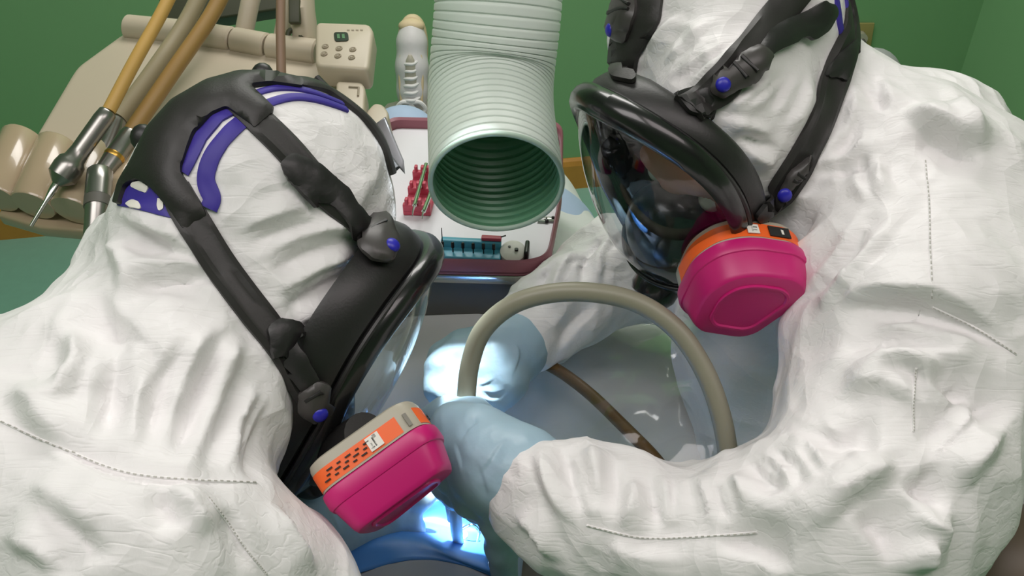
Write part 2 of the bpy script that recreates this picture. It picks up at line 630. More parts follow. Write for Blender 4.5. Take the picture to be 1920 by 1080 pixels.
# ------------------------------------------------------------------ white coveralls
def suit_mat(name, seed):
    m = bpy.data.materials.new(name)
    m.use_nodes = True
    nt = m.node_tree; b = nt.nodes['Principled BSDF']
    b.inputs['Roughness'].default_value = .48
    b.inputs['Specular IOR Level'].default_value = .35
    tc = nt.nodes.new('ShaderNodeTexCoord')

    def noise(scale, detail=4, dist=0.0, mapscale=None):
        n = nt.nodes.new('ShaderNodeTexNoise')
        n.inputs['Scale'].default_value = scale; n.inputs['Detail'].default_value = detail; n.inputs['Distortion'].default_value = dist
        if mapscale:
            mp = nt.nodes.new('ShaderNodeMapping'); mp.inputs['Scale'].default_value = mapscale
            nt.links.new(tc.outputs['Object'], mp.inputs['Vector']); nt.links.new(mp.outputs[0], n.inputs['Vector'])
        else:
            nt.links.new(tc.outputs['Object'], n.inputs['Vector'])
        return n
    base = noise(9, 5)
    mix = nt.nodes.new('ShaderNodeMix'); mix.data_type = 'RGBA'
    mix.inputs[6].default_value = rgb(228, 226, 226); mix.inputs[7].default_value = rgb(240, 238, 238)
    nt.links.new(base.outputs['Fac'], mix.inputs[0]); nt.links.new(mix.outputs[2], b.inputs['Base Color'])
    # crumple: creased facets at two sizes, then a fine fibrous grain
    def facets(scale, mp_):
        mp = nt.nodes.new('ShaderNodeMapping'); mp.inputs['Scale'].default_value = mp_; mp.inputs['Rotation'].default_value = (.4, .7, .3)
        nz = noise(7, 2)
        mx = nt.nodes.new('ShaderNodeMix'); mx.data_type = 'VECTOR'; mx.inputs[0].default_value = .10
        nt.links.new(tc.outputs['Object'], mx.inputs[4]); nt.links.new(nz.outputs['Color'], mx.inputs[5])
        nt.links.new(mx.outputs[1], mp.inputs['Vector'])
        v = nt.nodes.new('ShaderNodeTexVoronoi'); v.inputs['Scale'].default_value = scale
        nt.links.new(mp.outputs[0], v.inputs['Vector'])
        return v
    v1 = facets(15, (1.0, .6, 1.0)); v2 = facets(42, (1.0, .7, 1.0))
    gr = noise(300, 3, 0, (1.0, .25, 1.0))
    b1 = nt.nodes.new('ShaderNodeBump'); b1.inputs['Strength'].default_value = .55; b1.inputs['Distance'].default_value = .016
    b3 = nt.nodes.new('ShaderNodeBump'); b3.inputs['Strength'].default_value = .45; b3.inputs['Distance'].default_value = .006
    b2 = nt.nodes.new('ShaderNodeBump'); b2.inputs['Strength'].default_value = .12; b2.inputs['Distance'].default_value = .0015
    nt.links.new(v1.outputs['Distance'], b1.inputs['Height']); nt.links.new(v2.outputs['Distance'], b3.inputs['Height']); nt.links.new(gr.outputs['Fac'], b2.inputs['Height'])
    nt.links.new(b1.outputs['Normal'], b3.inputs['Normal']); nt.links.new(b3.outputs['Normal'], b2.inputs['Normal']); nt.links.new(b2.outputs['Normal'], b.inputs['Normal'])
    ck = noise(1.0, 2, .4, (14, 120, 120))
    k1 = nt.nodes.new('ShaderNodeMath'); k1.operation = 'SUBTRACT'; k1.inputs[1].default_value = .5
    k2 = nt.nodes.new('ShaderNodeMath'); k2.operation = 'ABSOLUTE'
    k3 = nt.nodes.new('ShaderNodeMath'); k3.operation = 'MINIMUM'; k3.inputs[1].default_value = .09
    nt.links.new(ck.outputs['Fac'], k1.inputs[0]); nt.links.new(k1.outputs[0], k2.inputs[0]); nt.links.new(k2.outputs[0], k3.inputs[0])
    b4 = nt.nodes.new('ShaderNodeBump'); b4.inputs['Strength'].default_value = .32; b4.inputs['Distance'].default_value = .006
    nt.links.new(k3.outputs[0], b4.inputs['Height']); nt.links.new(b2.outputs['Normal'], b4.inputs['Normal'])
    nt.links.new(b4.outputs['Normal'], b.inputs['Normal'])
    return m


M_SUIT = suit_mat('white spunbond coverall', 1)


def P3(px, py, d):
    return at(px, py, d)


def crumple(P, N, amp, scale, seed, axis=None, stretch=1.0):
    """ridged folds; stretched along axis when given"""
    Q = P.copy()
    if axis is not None:
        a = np.array(tuple(axis)); Q = Q - np.outer(Q @ a, a) * (1 - 1 / stretch)
    Q = Q * scale
    wob = np.stack([vnoise(Q * .6 + 7.3, seed + 5), vnoise(Q * .6 + 3.1, seed + 6), vnoise(Q * .6 + 9.7, seed + 7)], 1)
    Q = Q + wob * .5
    r = 1 - np.abs(vnoise(Q, seed)) * 1.6
    r2 = 1 - np.abs(vnoise(Q * 2.1 + 5, seed + 1)) * 1.6
    return amp * (r - .55) + amp * .4 * (r2 - .55)


# ---- mask frames (used for the hoods too)
LM_O = P3(444, 600, .72); LM_F = cv(.74, -.42, -.53); LM_U = cv(.49, .87, 0)
LM_N = LM_F.cross(LM_U)
if LM_N.dot(FWD) > 0: LM_N = -LM_N
LM_U = LM_N.cross(LM_F) if LM_N.cross(LM_F).dot(LM_U) > 0 else LM_F.cross(LM_N)
RM_O = P3(1375, 244, .80)
_h = Vector((-.785, -.62, 0)); _s = .40; _c = math.sqrt(1 - _s * _s)
RM_F = Vector((_h.x * _c, _h.y * _c, -_s)); RM_U = Vector((_h.x * _s, _h.y * _s, _c))
RM_N = RM_F.cross(RM_U)
if RM_N.dot(FWD) > 0: RM_N = -RM_N
RM_U = RM_N.cross(RM_F) if RM_N.cross(RM_F).dot(RM_U) > 0 else RM_F.cross(RM_N)

# ---- left clinician
fl = Field((-.95, -.05, .02), (.12, 1.02, 1.42), .0055)
A = (LM_F, LM_U, LM_N)
fl.ell(P3(495, 398, .75), A, (.108, .112, .093), .02)                  # skull under the hood
fl.ell(LM_O + LM_U * -.01 + LM_F * .012, A, (.078, .105, .074), .03)   # face side
fl.cone(P3(300, 430, .78), P3(222, 450, .775), .055, .028, .03)        # bunched hood at the nape
fl.cone(P3(392, 560, .75), P3(295, 760, .69), .084, .087, .04)         # hood skirt
fl.cone(P3(320, 560, .77), P3(240, 720, .74), .062, .085, .05)
fl.cone(P3(412, 730, .68), P3(412, 785, .66), .041, .041, .03)
fl.cone(P3(262, 780, .68), P3(180, 950, .64), .090, .103, .04)
fl.cone(P3(140, 785, .77), P3(-80, 905, .80), .076, .110, .04)         # far shoulder
fl.chain([(P3(60, 960, .70), .14), (Vector((-.47, .30, .86)), .19), (Vector((-.56, .24, .62)), .19)], .06)   # back, waist
fl.chain([(P3(288, 1060, .59), .090), (P3(430, 1180, .62), .085), (Vector((-.20, .30, .84)), .062), (Vector((-.225, .44, .90)), .05), (P3(500, 965, .80), .036)], .03)  # near arm
fl.chain([(P3(-80, 905, .80), .110), (Vector((-.52, .72, .86)), .07), (Vector((-.36, .78, .86)), .055)], .04)  # far arm
for sy in (-1, 1):                                                      # seated legs
    h0 = Vector((-.55, .24 + sy * .10, .56)); kn = Vector((-.20, .30 + sy * .20, .53))
    fl.chain([(h0, .11), (kn, .075), (kn + Vector((.02, .0, -.42)), .055), (kn + Vector((.03, 0, -.46)), .05), (kn + Vector((.15, .02, -.475)), .04)], .03)

# ---- right clinician
fr_ = Field((-.10, .28, .02), (1.02, 1.32, 1.48), .0055)
A = (RM_F, RM_U, RM_N)
fr_.ell(P3(1362, 62, .845), A, (.111, .112, .103), .02)
fr_.ell(RM_O + RM_U * -.005 + RM_F * .005, A, (.078, .108, .072), .03)
fr_.cone(P3(1472, 188, .87), P3(1592, 312, .87), .072, .090, .02)      # hood skirt
fr_.cone(P3(1640, 275, .92), P3(1730, 300, .92), .078, .082, .02)      # far shoulder blade
fr_.cone(P3(1560, 330, .86), P3(1700, 420, .82), .10, .115, .05)
fr_.cone(P3(1730, 300, .92), P3(1800, 530, .90), .080, .094, .03)
fr_.chain([(P3(1700, 440, .82), .115), (P3(1715, 620, .74), .098), (P3(1668, 880, .67), .078), (P3(1592, 1000, .65), .070)], .04)   # near upper arm
fr_.chain([(P3(1592, 1000, .65), .070), (P3(1500, 1020, .65), .068), (P3(1300, 1032, .67), .054), (P3(1120, 975, .69), .050), (P3(1010, 925, .705), .043)], .03)  # near forearm
fr_.chain([(P3(1500, 440, .95), .10), (P3(1480, 640, .97), .11), (P3(1520, 800, .98), .12)], .05)  # chest
fr_.chain([(P3(1780, 590, .93), .14), (Vector((.50, .66, .84)), .18), (Vector((.58, .62, .62)), .18)], .06)  # back, waist
fr_.chain([(P3(1430, 430, 1.02), .085), (P3(1290, 490, 1.08), .07), (P3(1150, 510, 1.03), .057), (P3(1065, 570, .99), .048), (P3(985, 625, .955), .044)], .03)  # far arm
for sy in (-1, 1):
    h0 = Vector((.57, .62 + sy * .10, .56)); kn = Vector((.22, .58 + sy * .17, .52))
    fr_.chain([(h0, .11), (kn, .075), (kn + Vector((-.02, 0, -.41)), .055), (kn + Vector((-.03, 0, -.45)), .05), (kn + Vector((-.15, .02, -.465)), .04)], .03)

# open the hoods where the facepieces sit
fl.ell(LM_O + LM_F * .085, (LM_F, LM_U, LM_N), (.060, .098, .066), .012, True)
fr_.ell(RM_O + RM_F * .092, (RM_F, RM_U, RM_N), (.058, .102, .070), .010, True)

_LF = [
    # cheek and temple of the hood
    ([(430, 442), (520, 402), (600, 386)], .0035, .010), ([(450, 465), (540, 425), (615, 412)], -.003, .009),
    ([(470, 492), (560, 445), (640, 428), (690, 446)], .004, .011), ([(490, 520), (580, 470), (660, 452)], -.0035, .010),
    ([(500, 560), (600, 500), (682, 474)], .004, .012), ([(520, 585), (610, 535), (690, 500)], -.0035, .010),
    ([(545, 610), (620, 572), (690, 524)], .004, .011), ([(570, 655), (630, 615), (690, 548)], .0035, .010), ([(560, 632), (630, 595), (692, 540)], -.003, .008),
    ([(590, 690), (630, 650), (665, 600)], .003, .009),
    ([(640, 430), (680, 370), (695, 320)], .0014, .012), ([(660, 440), (697, 385), (712, 330)], -.0012, .010),
    # nape
    ([(205, 398), (290, 425), (390, 490)], .005, .012), ([(215, 420), (300, 455), (380, 505)], -.005, .011), ([(195, 430), (230, 500), (235, 560)], .005, .013),
    ([(227, 535), (320, 524), (410, 518)], -.008, .014), ([(230, 512), (320, 503), (400, 500)], .005, .012),
    ([(170, 540), (205, 605), (240, 594)], -.010, .018), ([(225, 620), (205, 740), (194, 833)], -.007, .022), ([(250, 620), (258, 740), (250, 850)], .006, .020),
    # skirt
    ([(365, 620), (300, 730), (258, 862)], -.006, .018), ([(405, 600), (345, 705), (290, 860)], .007, .018), ([(441, 594), (389, 691), (350, 782), (317, 880)], -.008, .016),
    ([(462, 615), (415, 720), (350, 885)], .007, .015), ([(479, 652), (428, 769), (382, 892)], -.007, .014), ([(500, 690), (450, 800), (425, 895)], .006, .014), ([(515, 740), (480, 830), (462, 900)], -.005, .012),
    ([(60, 600), (110, 680), (60, 760)], -.006, .025), ([(20, 700), (80, 790), (160, 860)], .006, .022), ([(130, 600), (140, 680), (90, 780)], .006, .02),
    # collar seam line and shoulder
    ([(0, 792), (120, 842), (235, 886), (360, 900), (480, 906)], -.0045, .010),
    ([(285, 905), (320, 950), (350, 985)], -.004, .012), ([(320, 905), (360, 960), (390, 1010)], .004, .012), ([(420, 930), (450, 1000), (480, 1075)], -.003, .010),
    ([(40, 900), (120, 940), (190, 990)], .004, .016), ([(60, 960), (140, 1000), (200, 1060)], -.004, .016), ([(0, 1000), (70, 1030), (120, 1075)], .004, .016),
    ([(505, 935), (545, 1010), (600, 1075)], .004, .012),
]
_RF = [
    # neck and shoulder
    ([(1618, 140), (1650, 170), (1689, 200)], .003, .014), ([(1640, 122), (1654, 180), (1652, 210)], -.008, .012), ([(1689, 199), (1766, 236), (1857, 290)], .009, .020), ([(1698, 226), (1775, 262), (1851, 305)], -.008, .018),
    ([(1600, 150), (1590, 230), (1540, 300)], .006, .014), ([(1615, 200), (1600, 260), (1560, 310)], -.006, .013),
    ([(1514, 322), (1598, 320), (1626, 276)], -.008, .014), ([(1510, 300), (1590, 295), (1640, 240)], .006, .014),
    ([(1626, 276), (1622, 335), (1652, 388)], -.009, .013), ([(1650, 280), (1650, 335), (1672, 380)], .008, .016),
    ([(1650, 380), (1579, 488), (1468, 591)], -.009, .018), ([(1690, 380), (1610, 500), (1500, 600)], .007, .020), ([(1560, 400), (1500, 480), (1470, 520)], .005, .016), ([(1535, 380), (1490, 450), (1460, 480)], -.005, .013),
    ([(1780, 150), (1800, 220), (1860, 300)], .005, .018),
    # top of the sleeve
    ([(1540, 592), (1637, 570), (1754, 578), (1857, 624), (1915, 682)], -.010, .016), ([(1560, 560), (1650, 545), (1760, 552), (1860, 595)], .006, .018),
    ([(1580, 622), (1690, 606), (1800, 628), (1880, 665)], .007, .013), ([(1560, 660), (1640, 640), (1740, 638), (1830, 660)], -.007, .014), ([(1580, 690), (1680, 668), (1790, 690)], .006, .014),
    ([(1734, 691), (1788, 718), (1858, 744)], -.008, .014), ([(1640, 700), (1700, 690), (1760, 720)], -.005, .012), ([(1560, 730), (1650, 720), (1740, 745)], .005, .016),
    ([(1909, 722), (1835, 796), (1718, 889)], -.016, .026), ([(1862, 744), (1815, 790), (1730, 872)], .008, .018), ([(1880, 790), (1840, 860), (1760, 930)], .004, .020),
    ([(1699, 889), (1730, 924), (1785, 952)], -.010, .016), ([(1680, 850), (1640, 890), (1569, 934), (1511, 997)], .009, .020), ([(1560, 800), (1600, 830), (1660, 840)], -.006, .016), ([(1700, 950), (1750, 980), (1790, 985)], .008, .018),
    ([(1600, 960), (1650, 1000), (1680, 1060)], -.007, .018), ([(1720, 1000), (1735, 1040), (1740, 1079)], .006, .014),
    # forearm
    ([(1006, 829), (1030, 912), (1086, 1000)], .006, .013), ([(1050, 812), (1075, 900), (1100, 990)], -.006, .012), ([(1090, 815), (1110, 870), (1130, 960)], .005, .013), ([(1150, 850), (1160, 900), (1150, 980)], -.005, .011),
    ([(1192, 880), (1185, 940), (1165, 1000)], .006, .012), ([(1218, 868), (1225, 930), (1240, 1000)], -.006, .010), ([(1244, 875), (1248, 930), (1250, 990)], .005, .010), ([(1268, 878), (1266, 930), (1261, 980)], -.005, .009),
    ([(1300, 885), (1318, 930), (1330, 985)], .006, .011), ([(1330, 885), (1352, 930), (1360, 980)], -.006, .010), ([(1362, 880), (1385, 915), (1395, 960)], .006, .011), ([(1394, 850), (1436, 878), (1463, 925)], -.008, .012),
    ([(1412, 838), (1460, 872), (1490, 925)], .007, .012), ([(1440, 824), (1489, 868), (1515, 934)], -.007, .012), ([(1480, 810), (1530, 850), (1550, 900)], .007, .013), ([(1515, 790), (1570, 835), (1600, 880)], -.007, .014),
    ([(960, 960), (1000, 1000), (1040, 1070)], .005, .012), ([(1120, 1010), (1200, 1040), (1300, 1050)], .004, .014), ([(1330, 1010), (1420, 1030), (1500, 1070)], -.006, .016),
    # far sleeve
    ([(1180, 420), (1130, 470), (1120, 540)], .006, .012), ([(1150, 430), (1100, 480), (1085, 545)], -.006, .011), ([(1100, 455), (1050, 510), (1040, 580)], .006, .012), ([(1060, 480), (1010, 530), (1000, 590)], -.005, .010), ([(1130, 560), (1080, 610), (1040, 660)], -.006, .012), ([(1010, 530), (960, 560), (935, 600)], .005, .010),
    # hood
    ([(1406, 78), (1351, 117), (1281, 163)], .005, .011), ([(1390, 70), (1320, 115), (1240, 160)], -.004, .010), ([(1351, 208), (1413, 171), (1472, 121)], .006, .011), ([(1380, 210), (1440, 165), (1490, 130)], -.005, .010),
    ([(1351, 222), (1410, 235), (1460, 258)], .006, .010), ([(1370, 250), (1420, 270), (1470, 280)], -.006, .010), ([(1385, 268), (1430, 295), (1465, 305)], .005, .009), ([(1520, 140), (1500, 200), (1470, 250)], .005, .011), ([(1500, 120), (1470, 180), (1440, 215)], -.004, .010),
    ([(1290, 20), (1240, 60), (1210, 100)], .003, .010), ([(1340, 30), (1290, 80), (1230, 130)], .003, .010),
]
LFOLDS = [(p, a * 2.2, w_) for p, a, w_ in _LF]
RFOLDS = [(p, a * 2.0, w_) for p, a, w_ in _RF]
def make_suit(field, fl, seed, regions):
    P, F = field.mesh(3)
    t0 = bvh(P, F)
    P, F = subdiv(P, F)
    N = vnormals(P, F)
    D = np.zeros(len(P))
    for wt, amp, sc, sd, ax, stv in regions:
        wgt = wt(P) if wt else 1.0
        D += crumple(P, N, amp, sc, sd, ax, stv) * wgt
    P = P + N * D[:, None]
    N = vnormals(P, F)
    P = folds(P, N, t0, fl)
    return P, F


def ballw(px, py, d, r):
    c = np.array(tuple(at(px, py, d)))
    return lambda P: np.clip(1.6 * (1 - np.linalg.norm(P - c, axis=1) / r), 0, 1)


LP, LF = make_suit(fl, LFOLDS, 3, [
    (None, .0024, 19, 3, None, 1),
    (ballw(300, 640, .72, .22), .004, 14, 21, at(300, 900, .7) - at(420, 450, .74), 3.5),
])
RP, RF = make_suit(fr_, RFOLDS, 9, [
    (None, .0028, 18, 9, None, 1),
    (ballw(1250, 1000, .68, .26), .004, 17, 31, UPV, 2.5),
    (ballw(1700, 650, .75, .25), .0035, 12, 41, RIGHT, 2.5),
    (ballw(1080, 540, 1.0, .16), .004, 16, 51, at(1000, 600, 1) - at(1180, 450, 1), 2.5),
])
L_TREE = bvh(LP, LF); R_TREE = bvh(RP, RF)
person_l = thing('person', (-.55, .25, 0), 'person at left in white hooded coverall, seen from behind, bending over the patient', 'person')
put('coverall', LP, LF, M_SUIT, person_l)
person_r = thing('person', (.55, .62, 0), 'person at right in white hooded coverall, side on, holding the grey hose', 'person')
put('coverall', RP, RF, M_SUIT, person_r)


def seam(tree, pix, parent):
    """stitched seam: a thin raised welt with a row of stitches"""
    cs = [hit(tree, x, y) for x, y in spline(pix, 10)]
    C = np.array([tuple(c[0] + c[1] * .0002) for c in cs])
    for _ in range(2): C[1:-1] = C[1:-1] * .5 + (C[:-2] + C[2:]) * .25
    o = MB().tube([Vector(p) for p in C], .0009, 6).build('seam', M_SUIT, parent)
    st_ = MB()
    for i in range(0, len(C) - 1):
        a = Vector(C[i]); b = Vector(C[i + 1]); n = max(1, int((b - a).length / .0045))
        for k in range(n):
            p = a.lerp(b, (k + .3) / n); q = a.lerp(b, (k + .8) / n)
            nn = cs[i][1]
            st_.tube([p + nn * .0008, q + nn * .0008], .0005, 5)
    so = st_.build('stitching', mat('grey stitching thread', rgb(186, 184, 178), .8, var=.05), o)
    so['kind'] = 'stuff'


seam(L_TREE, [(0, 790), (120, 842), (235, 886), (360, 900), (480, 906)], bpy.data.objects[person_l.name])
seam(L_TREE, [(388, 932), (430, 985), (470, 1040), (500, 1078)], person_l)
seam(R_TREE, [(1734, 300), (1742, 380), (1744, 460), (1748, 560)], person_r)
seam(R_TREE, [(1100, 985), (1200, 1008), (1300, 1008), (1420, 998)], person_r)
seam(R_TREE, [(1748, 575), (1830, 615), (1905, 665)], person_r)
seam(R_TREE, [(1718, 690), (1712, 750), (1712, 810)], person_r)
# ------------------------------------------------------------------ full-face respirators
M_RUB = mat('black silicone rubber', rgb(34, 33, 33), .42, var=.10, vscale=60, bump=.06, bscale=500)
M_STRAP = mat('black moulded strap', rgb(40, 38, 37), .50, var=.12, vscale=40, bump=.08, bscale=600)
M_FRAMEBLK = mat('gloss black lens frame', rgb(26, 26, 27), .25, var=.08, coat=.3)
M_BUCK = mat('dark grey buckle plastic', rgb(66, 63, 62), .38, var=.08)
M_BLUE = mat('blue buckle button', rgb(42, 40, 170), .35, var=.06)
M_PURP = mat('purple harness lining', rgb(58, 44, 148), .55, var=.12, vscale=25)
M_MAG = mat('magenta cartridge plastic', rgb(196, 24, 112), .38, var=.04, vscale=15)
M_ORG = mat('orange label', rgb(248, 104, 38), .45, var=.04)
M_GREYP = mat('warm grey cartridge plastic', rgb(172, 166, 150), .45, var=.04)
M_GREYD = mat('grey cartridge print', rgb(126, 122, 112), .5, var=.05)
M_WHT = mat('white label print', rgb(236, 232, 224), .5, var=.02)
M_INK = mat('black label print', rgb(28, 26, 26), .6, var=.05)
M_LENS = clear_mat('clear polycarbonate lens', (.82, .85, .86, 1), .03, 1.0, .05)
M_CUP = mat('smoked black nose cup', rgb(18, 19, 24), .28, var=.10, coat=.2)


def ribbon(tree, pix, width, thick, name, m, parent, off=.001, ridges=0, widths=None, n=7, pts=None):
    """a strap laid along a pixel path on the hood surface; real width and thickness in m"""
    if pts is None:
        cs = []
        for x, y in spline(pix, 6):
            l, nn = hit(tree, x, y)
            cs.append((l, nn))
    else:
        cs = []
        for p in vspline(pts, 6):
            l, nn, i, d = tree.find_nearest(p)
            cs.append((l, nn))
    C = np.array([tuple(c[0]) for c in cs]); NN = np.array([tuple(c[1]) for c in cs])
    for _ in range(3):
        C[1:-1] = C[1:-1] * .5 + (C[:-2] + C[2:]) * .25; NN[1:-1] = NN[1:-1] * .5 + (NN[:-2] + NN[2:]) * .25
    rings = []
    K = len(C)
    for i in range(K):
        t = Vector(C[min(i + 1, K - 1)] - C[max(i - 1, 0)]).normalized()
        nn = Vector(NN[i]).normalized()
        sd = nn.cross(t).normalized()
        wd = width if widths is None else np.interp(i / (K - 1), [q[0] for q in widths], [q[1] for q in widths])
        top = []; bot = []
        for j in range(n):
            u = -1 + 2 * j / (n - 1)
            p = Vector(C[i]) + sd * (u * wd / 2)
            l, n2, ii, dd = tree.find_nearest(p + nn * .004)
            if (l - p).length > wd * .6: l = p; n2 = nn
            if n2.dot(nn) < 0: n2 = -n2
            n2 = (n2 + nn).normalized()
            h = thick * (1 - .55 * abs(u) ** 6)
            h *= min(1.0, .15 + i / 7.0)
            if ridges: h += min(1.0, i / 9.0) * ridges * (1 if j % 2 == 1 else -.4)
            top.append(l + n2 * (off + h)); bot.append(l + n2 * (off - .0015))
        rings.append(top + bot[::-1])
    # keep the strap from dipping with every wrinkle
    A = np.array([[tuple(p) for p in r] for r in rings])
    for _ in range(2):
        A[1:-1] = A[1:-1] * .5 + (A[:-2] + A[2:]) * .25
    return MB().loft([[Vector(p) for p in r] for r in A]).build(name, m, parent)


def patch(tree, poly, thick, name, m, parent, off=.001, step=9, holes=(), dome=0.0):
    """a moulded plate: a pixel outline laid on the hood surface and thickened"""
    def dens(pl):
        out = []
        for i in range(len(pl)):
            a = np.array(pl[i]); b = np.array(pl[(i + 1) % len(pl)])
            k = max(1, int(np.linalg.norm(b - a) / step))
            out += [tuple(a + (b - a) * q / k) for q in range(k)]
        return out
    loop = dens(poly)
    V = [Vector(p) for p in loop]; E = [(i, (i + 1) % len(loop)) for i in range(len(loop))]
    P = np.array(loop)
    x0, y0 = P.min(0); x1, y1 = P.max(0)
    for yy in np.arange(y0 + step * .5, y1, step):
        for xx in np.arange(x0 + step * .5, x1, step):
            ins = False
            for i in range(len(loop)):
                (ax, ay), (bx, by) = loop[i], loop[(i + 1) % len(loop)]
                if (ay > yy) != (by > yy) and xx < (bx - ax) * (yy - ay) / (by - ay) + ax: ins = not ins
            if ins and np.min(np.hypot(P[:, 0] - xx, P[:, 1] - yy)) > step * .55:
                V.append(Vector((xx, yy)))
    r = delaunay_2d_cdt(V, E, [], 1, 1e-4)
    vs, fs = r[0], r[2]
    top = []; bot = []
    for v in vs:
        l, n = hit(tree, v.x, v.y)
        dd = np.min(np.hypot(P[:, 0] - v.x, P[:, 1] - v.y))
        h = thick * (.5 + .5 * min(1, dd / (step * 1.2))) + dome * min(1, dd / (step * 4))
        top.append(l + n * (off + h)); bot.append(l + n * (off - .0012))
    T = np.array([tuple(p) for p in top])
    k = len(vs)
    faces = [tuple(f[::-1]) for f in fs] + [tuple(i + k for i in f) for f in fs]
    ed = {}
    for f in fs:
        for i in range(len(f)):
            a, b = f[i], f[(i + 1) % len(f)]
            ed[(a, b)] = 1
    for (a, b) in ed:
        if (b, a) not in ed: faces.append((a, b, b + k, a + k))
    o = put(name, [tuple(p) for p in top] + [tuple(p) for p in bot], [tuple(f) for f in faces], m, parent)
    bm = bmesh.new(); bm.from_mesh(o.data); bmesh.ops.recalc_face_normals(bm, faces=bm.faces[:]); bm.to_mesh(o.data); bm.free()
    o.data.set_sharp_from_angle(angle=math.radians(40))
    return o


def buckle(tree, poly, slot, button, parent, base=.0075):
    b = patch(tree, round_poly(poly, 9), .005, 'buckle', M_BUCK, parent, off=base, step=7, dome=.002)
    for s in slot:
        ribbon(tree, s, .0026, .002, 'slide_bar', M_RUB, b, off=base + .0058)
    l, n = hit(tree, *button)
    MB().ball(l + n * (base + .0052), .0062, 16, (n.orthogonal().normalized(), n.cross(n.orthogonal().normalized()), n), (.0060, .0060, .0034)).build('button', M_BLUE, b)
    return b


def cartridge(outline, A, parent, label_far, marks):
    """outline: 3D loop of the flange, A: outward axis"""
    c = sum(outline, Vector()) / len(outline)

    def lay(sc, off): return [c + (p - c) * sc + A * off for p in outline]
    body = thing_part('cartridge', c, parent)
    MB().loft([lay(.84, -.030), lay(.92, -.0285), lay(.95, -.025), lay(.95, -.007)]).build('cartridge_base', M_GREYP, body)
    MB().loft([lay(.95, -.0065), lay(.99, -.0055), lay(1.0, -.003), lay(1.0, .004), lay(.975, .0065), lay(.95, .007), lay(.86, .024), lay(.82, .0275), lay(.80, .028)]).build('cartridge_cap', M_MAG, body)
    MB().loft([lay(.60, .0278), lay(.60, .0292), lay(.585, .0300), lay(.55, .0300), lay(.53, .0286)]).build('face_ridge', M_MAG, body)
    # wrap label: a band on part of the rim
    n = len(outline)

    def band(i0, i1, o0, o1, sc, name, m):
        ids = [i % n for i in range(i0, i1 + 1)]
        rings = []
        for i in ids:
            p = outline[i]
            q = c + (p - c) * sc; q2 = c + (p - c) * (sc - .012)
            rings.append([q + A * o0, q + A * o1, q2 + A * o1, q2 + A * o0])
        return MB().loft(rings).build(name, m, body)
    for k, (i0, i1, o0, o1, nm, m) in enumerate(label_far):
        band(i0, i1, o0, o1, .958 + .004 * (k > 0) * (m is not M_ORG), nm, m)
    for (i, fr_, o, sx, sy, m, nm) in marks:
        p = outline[i % n].lerp(outline[(i + 1) % n], fr_)
        t = (outline[(i + 1) % n] - outline[i % n]).normalized()
        nn = A.cross(t).normalized()
        if nn.dot(p - c) < 0: nn = -nn
        q = c + (p - c) * .958 + A * o + nn * .0009
        MB().box(q, sx, sy, .0008, (t, A, nn)).build(nm, m, body, smooth=False)
    return body


def thing_part(name, loc, parent):
    o = bpy.data.objects.new(name, None)
    o.empty_display_size = .02
    o.parent = parent
    o.location = Vector(loc) - wloc(parent)
    COL.objects.link(o)
    return o


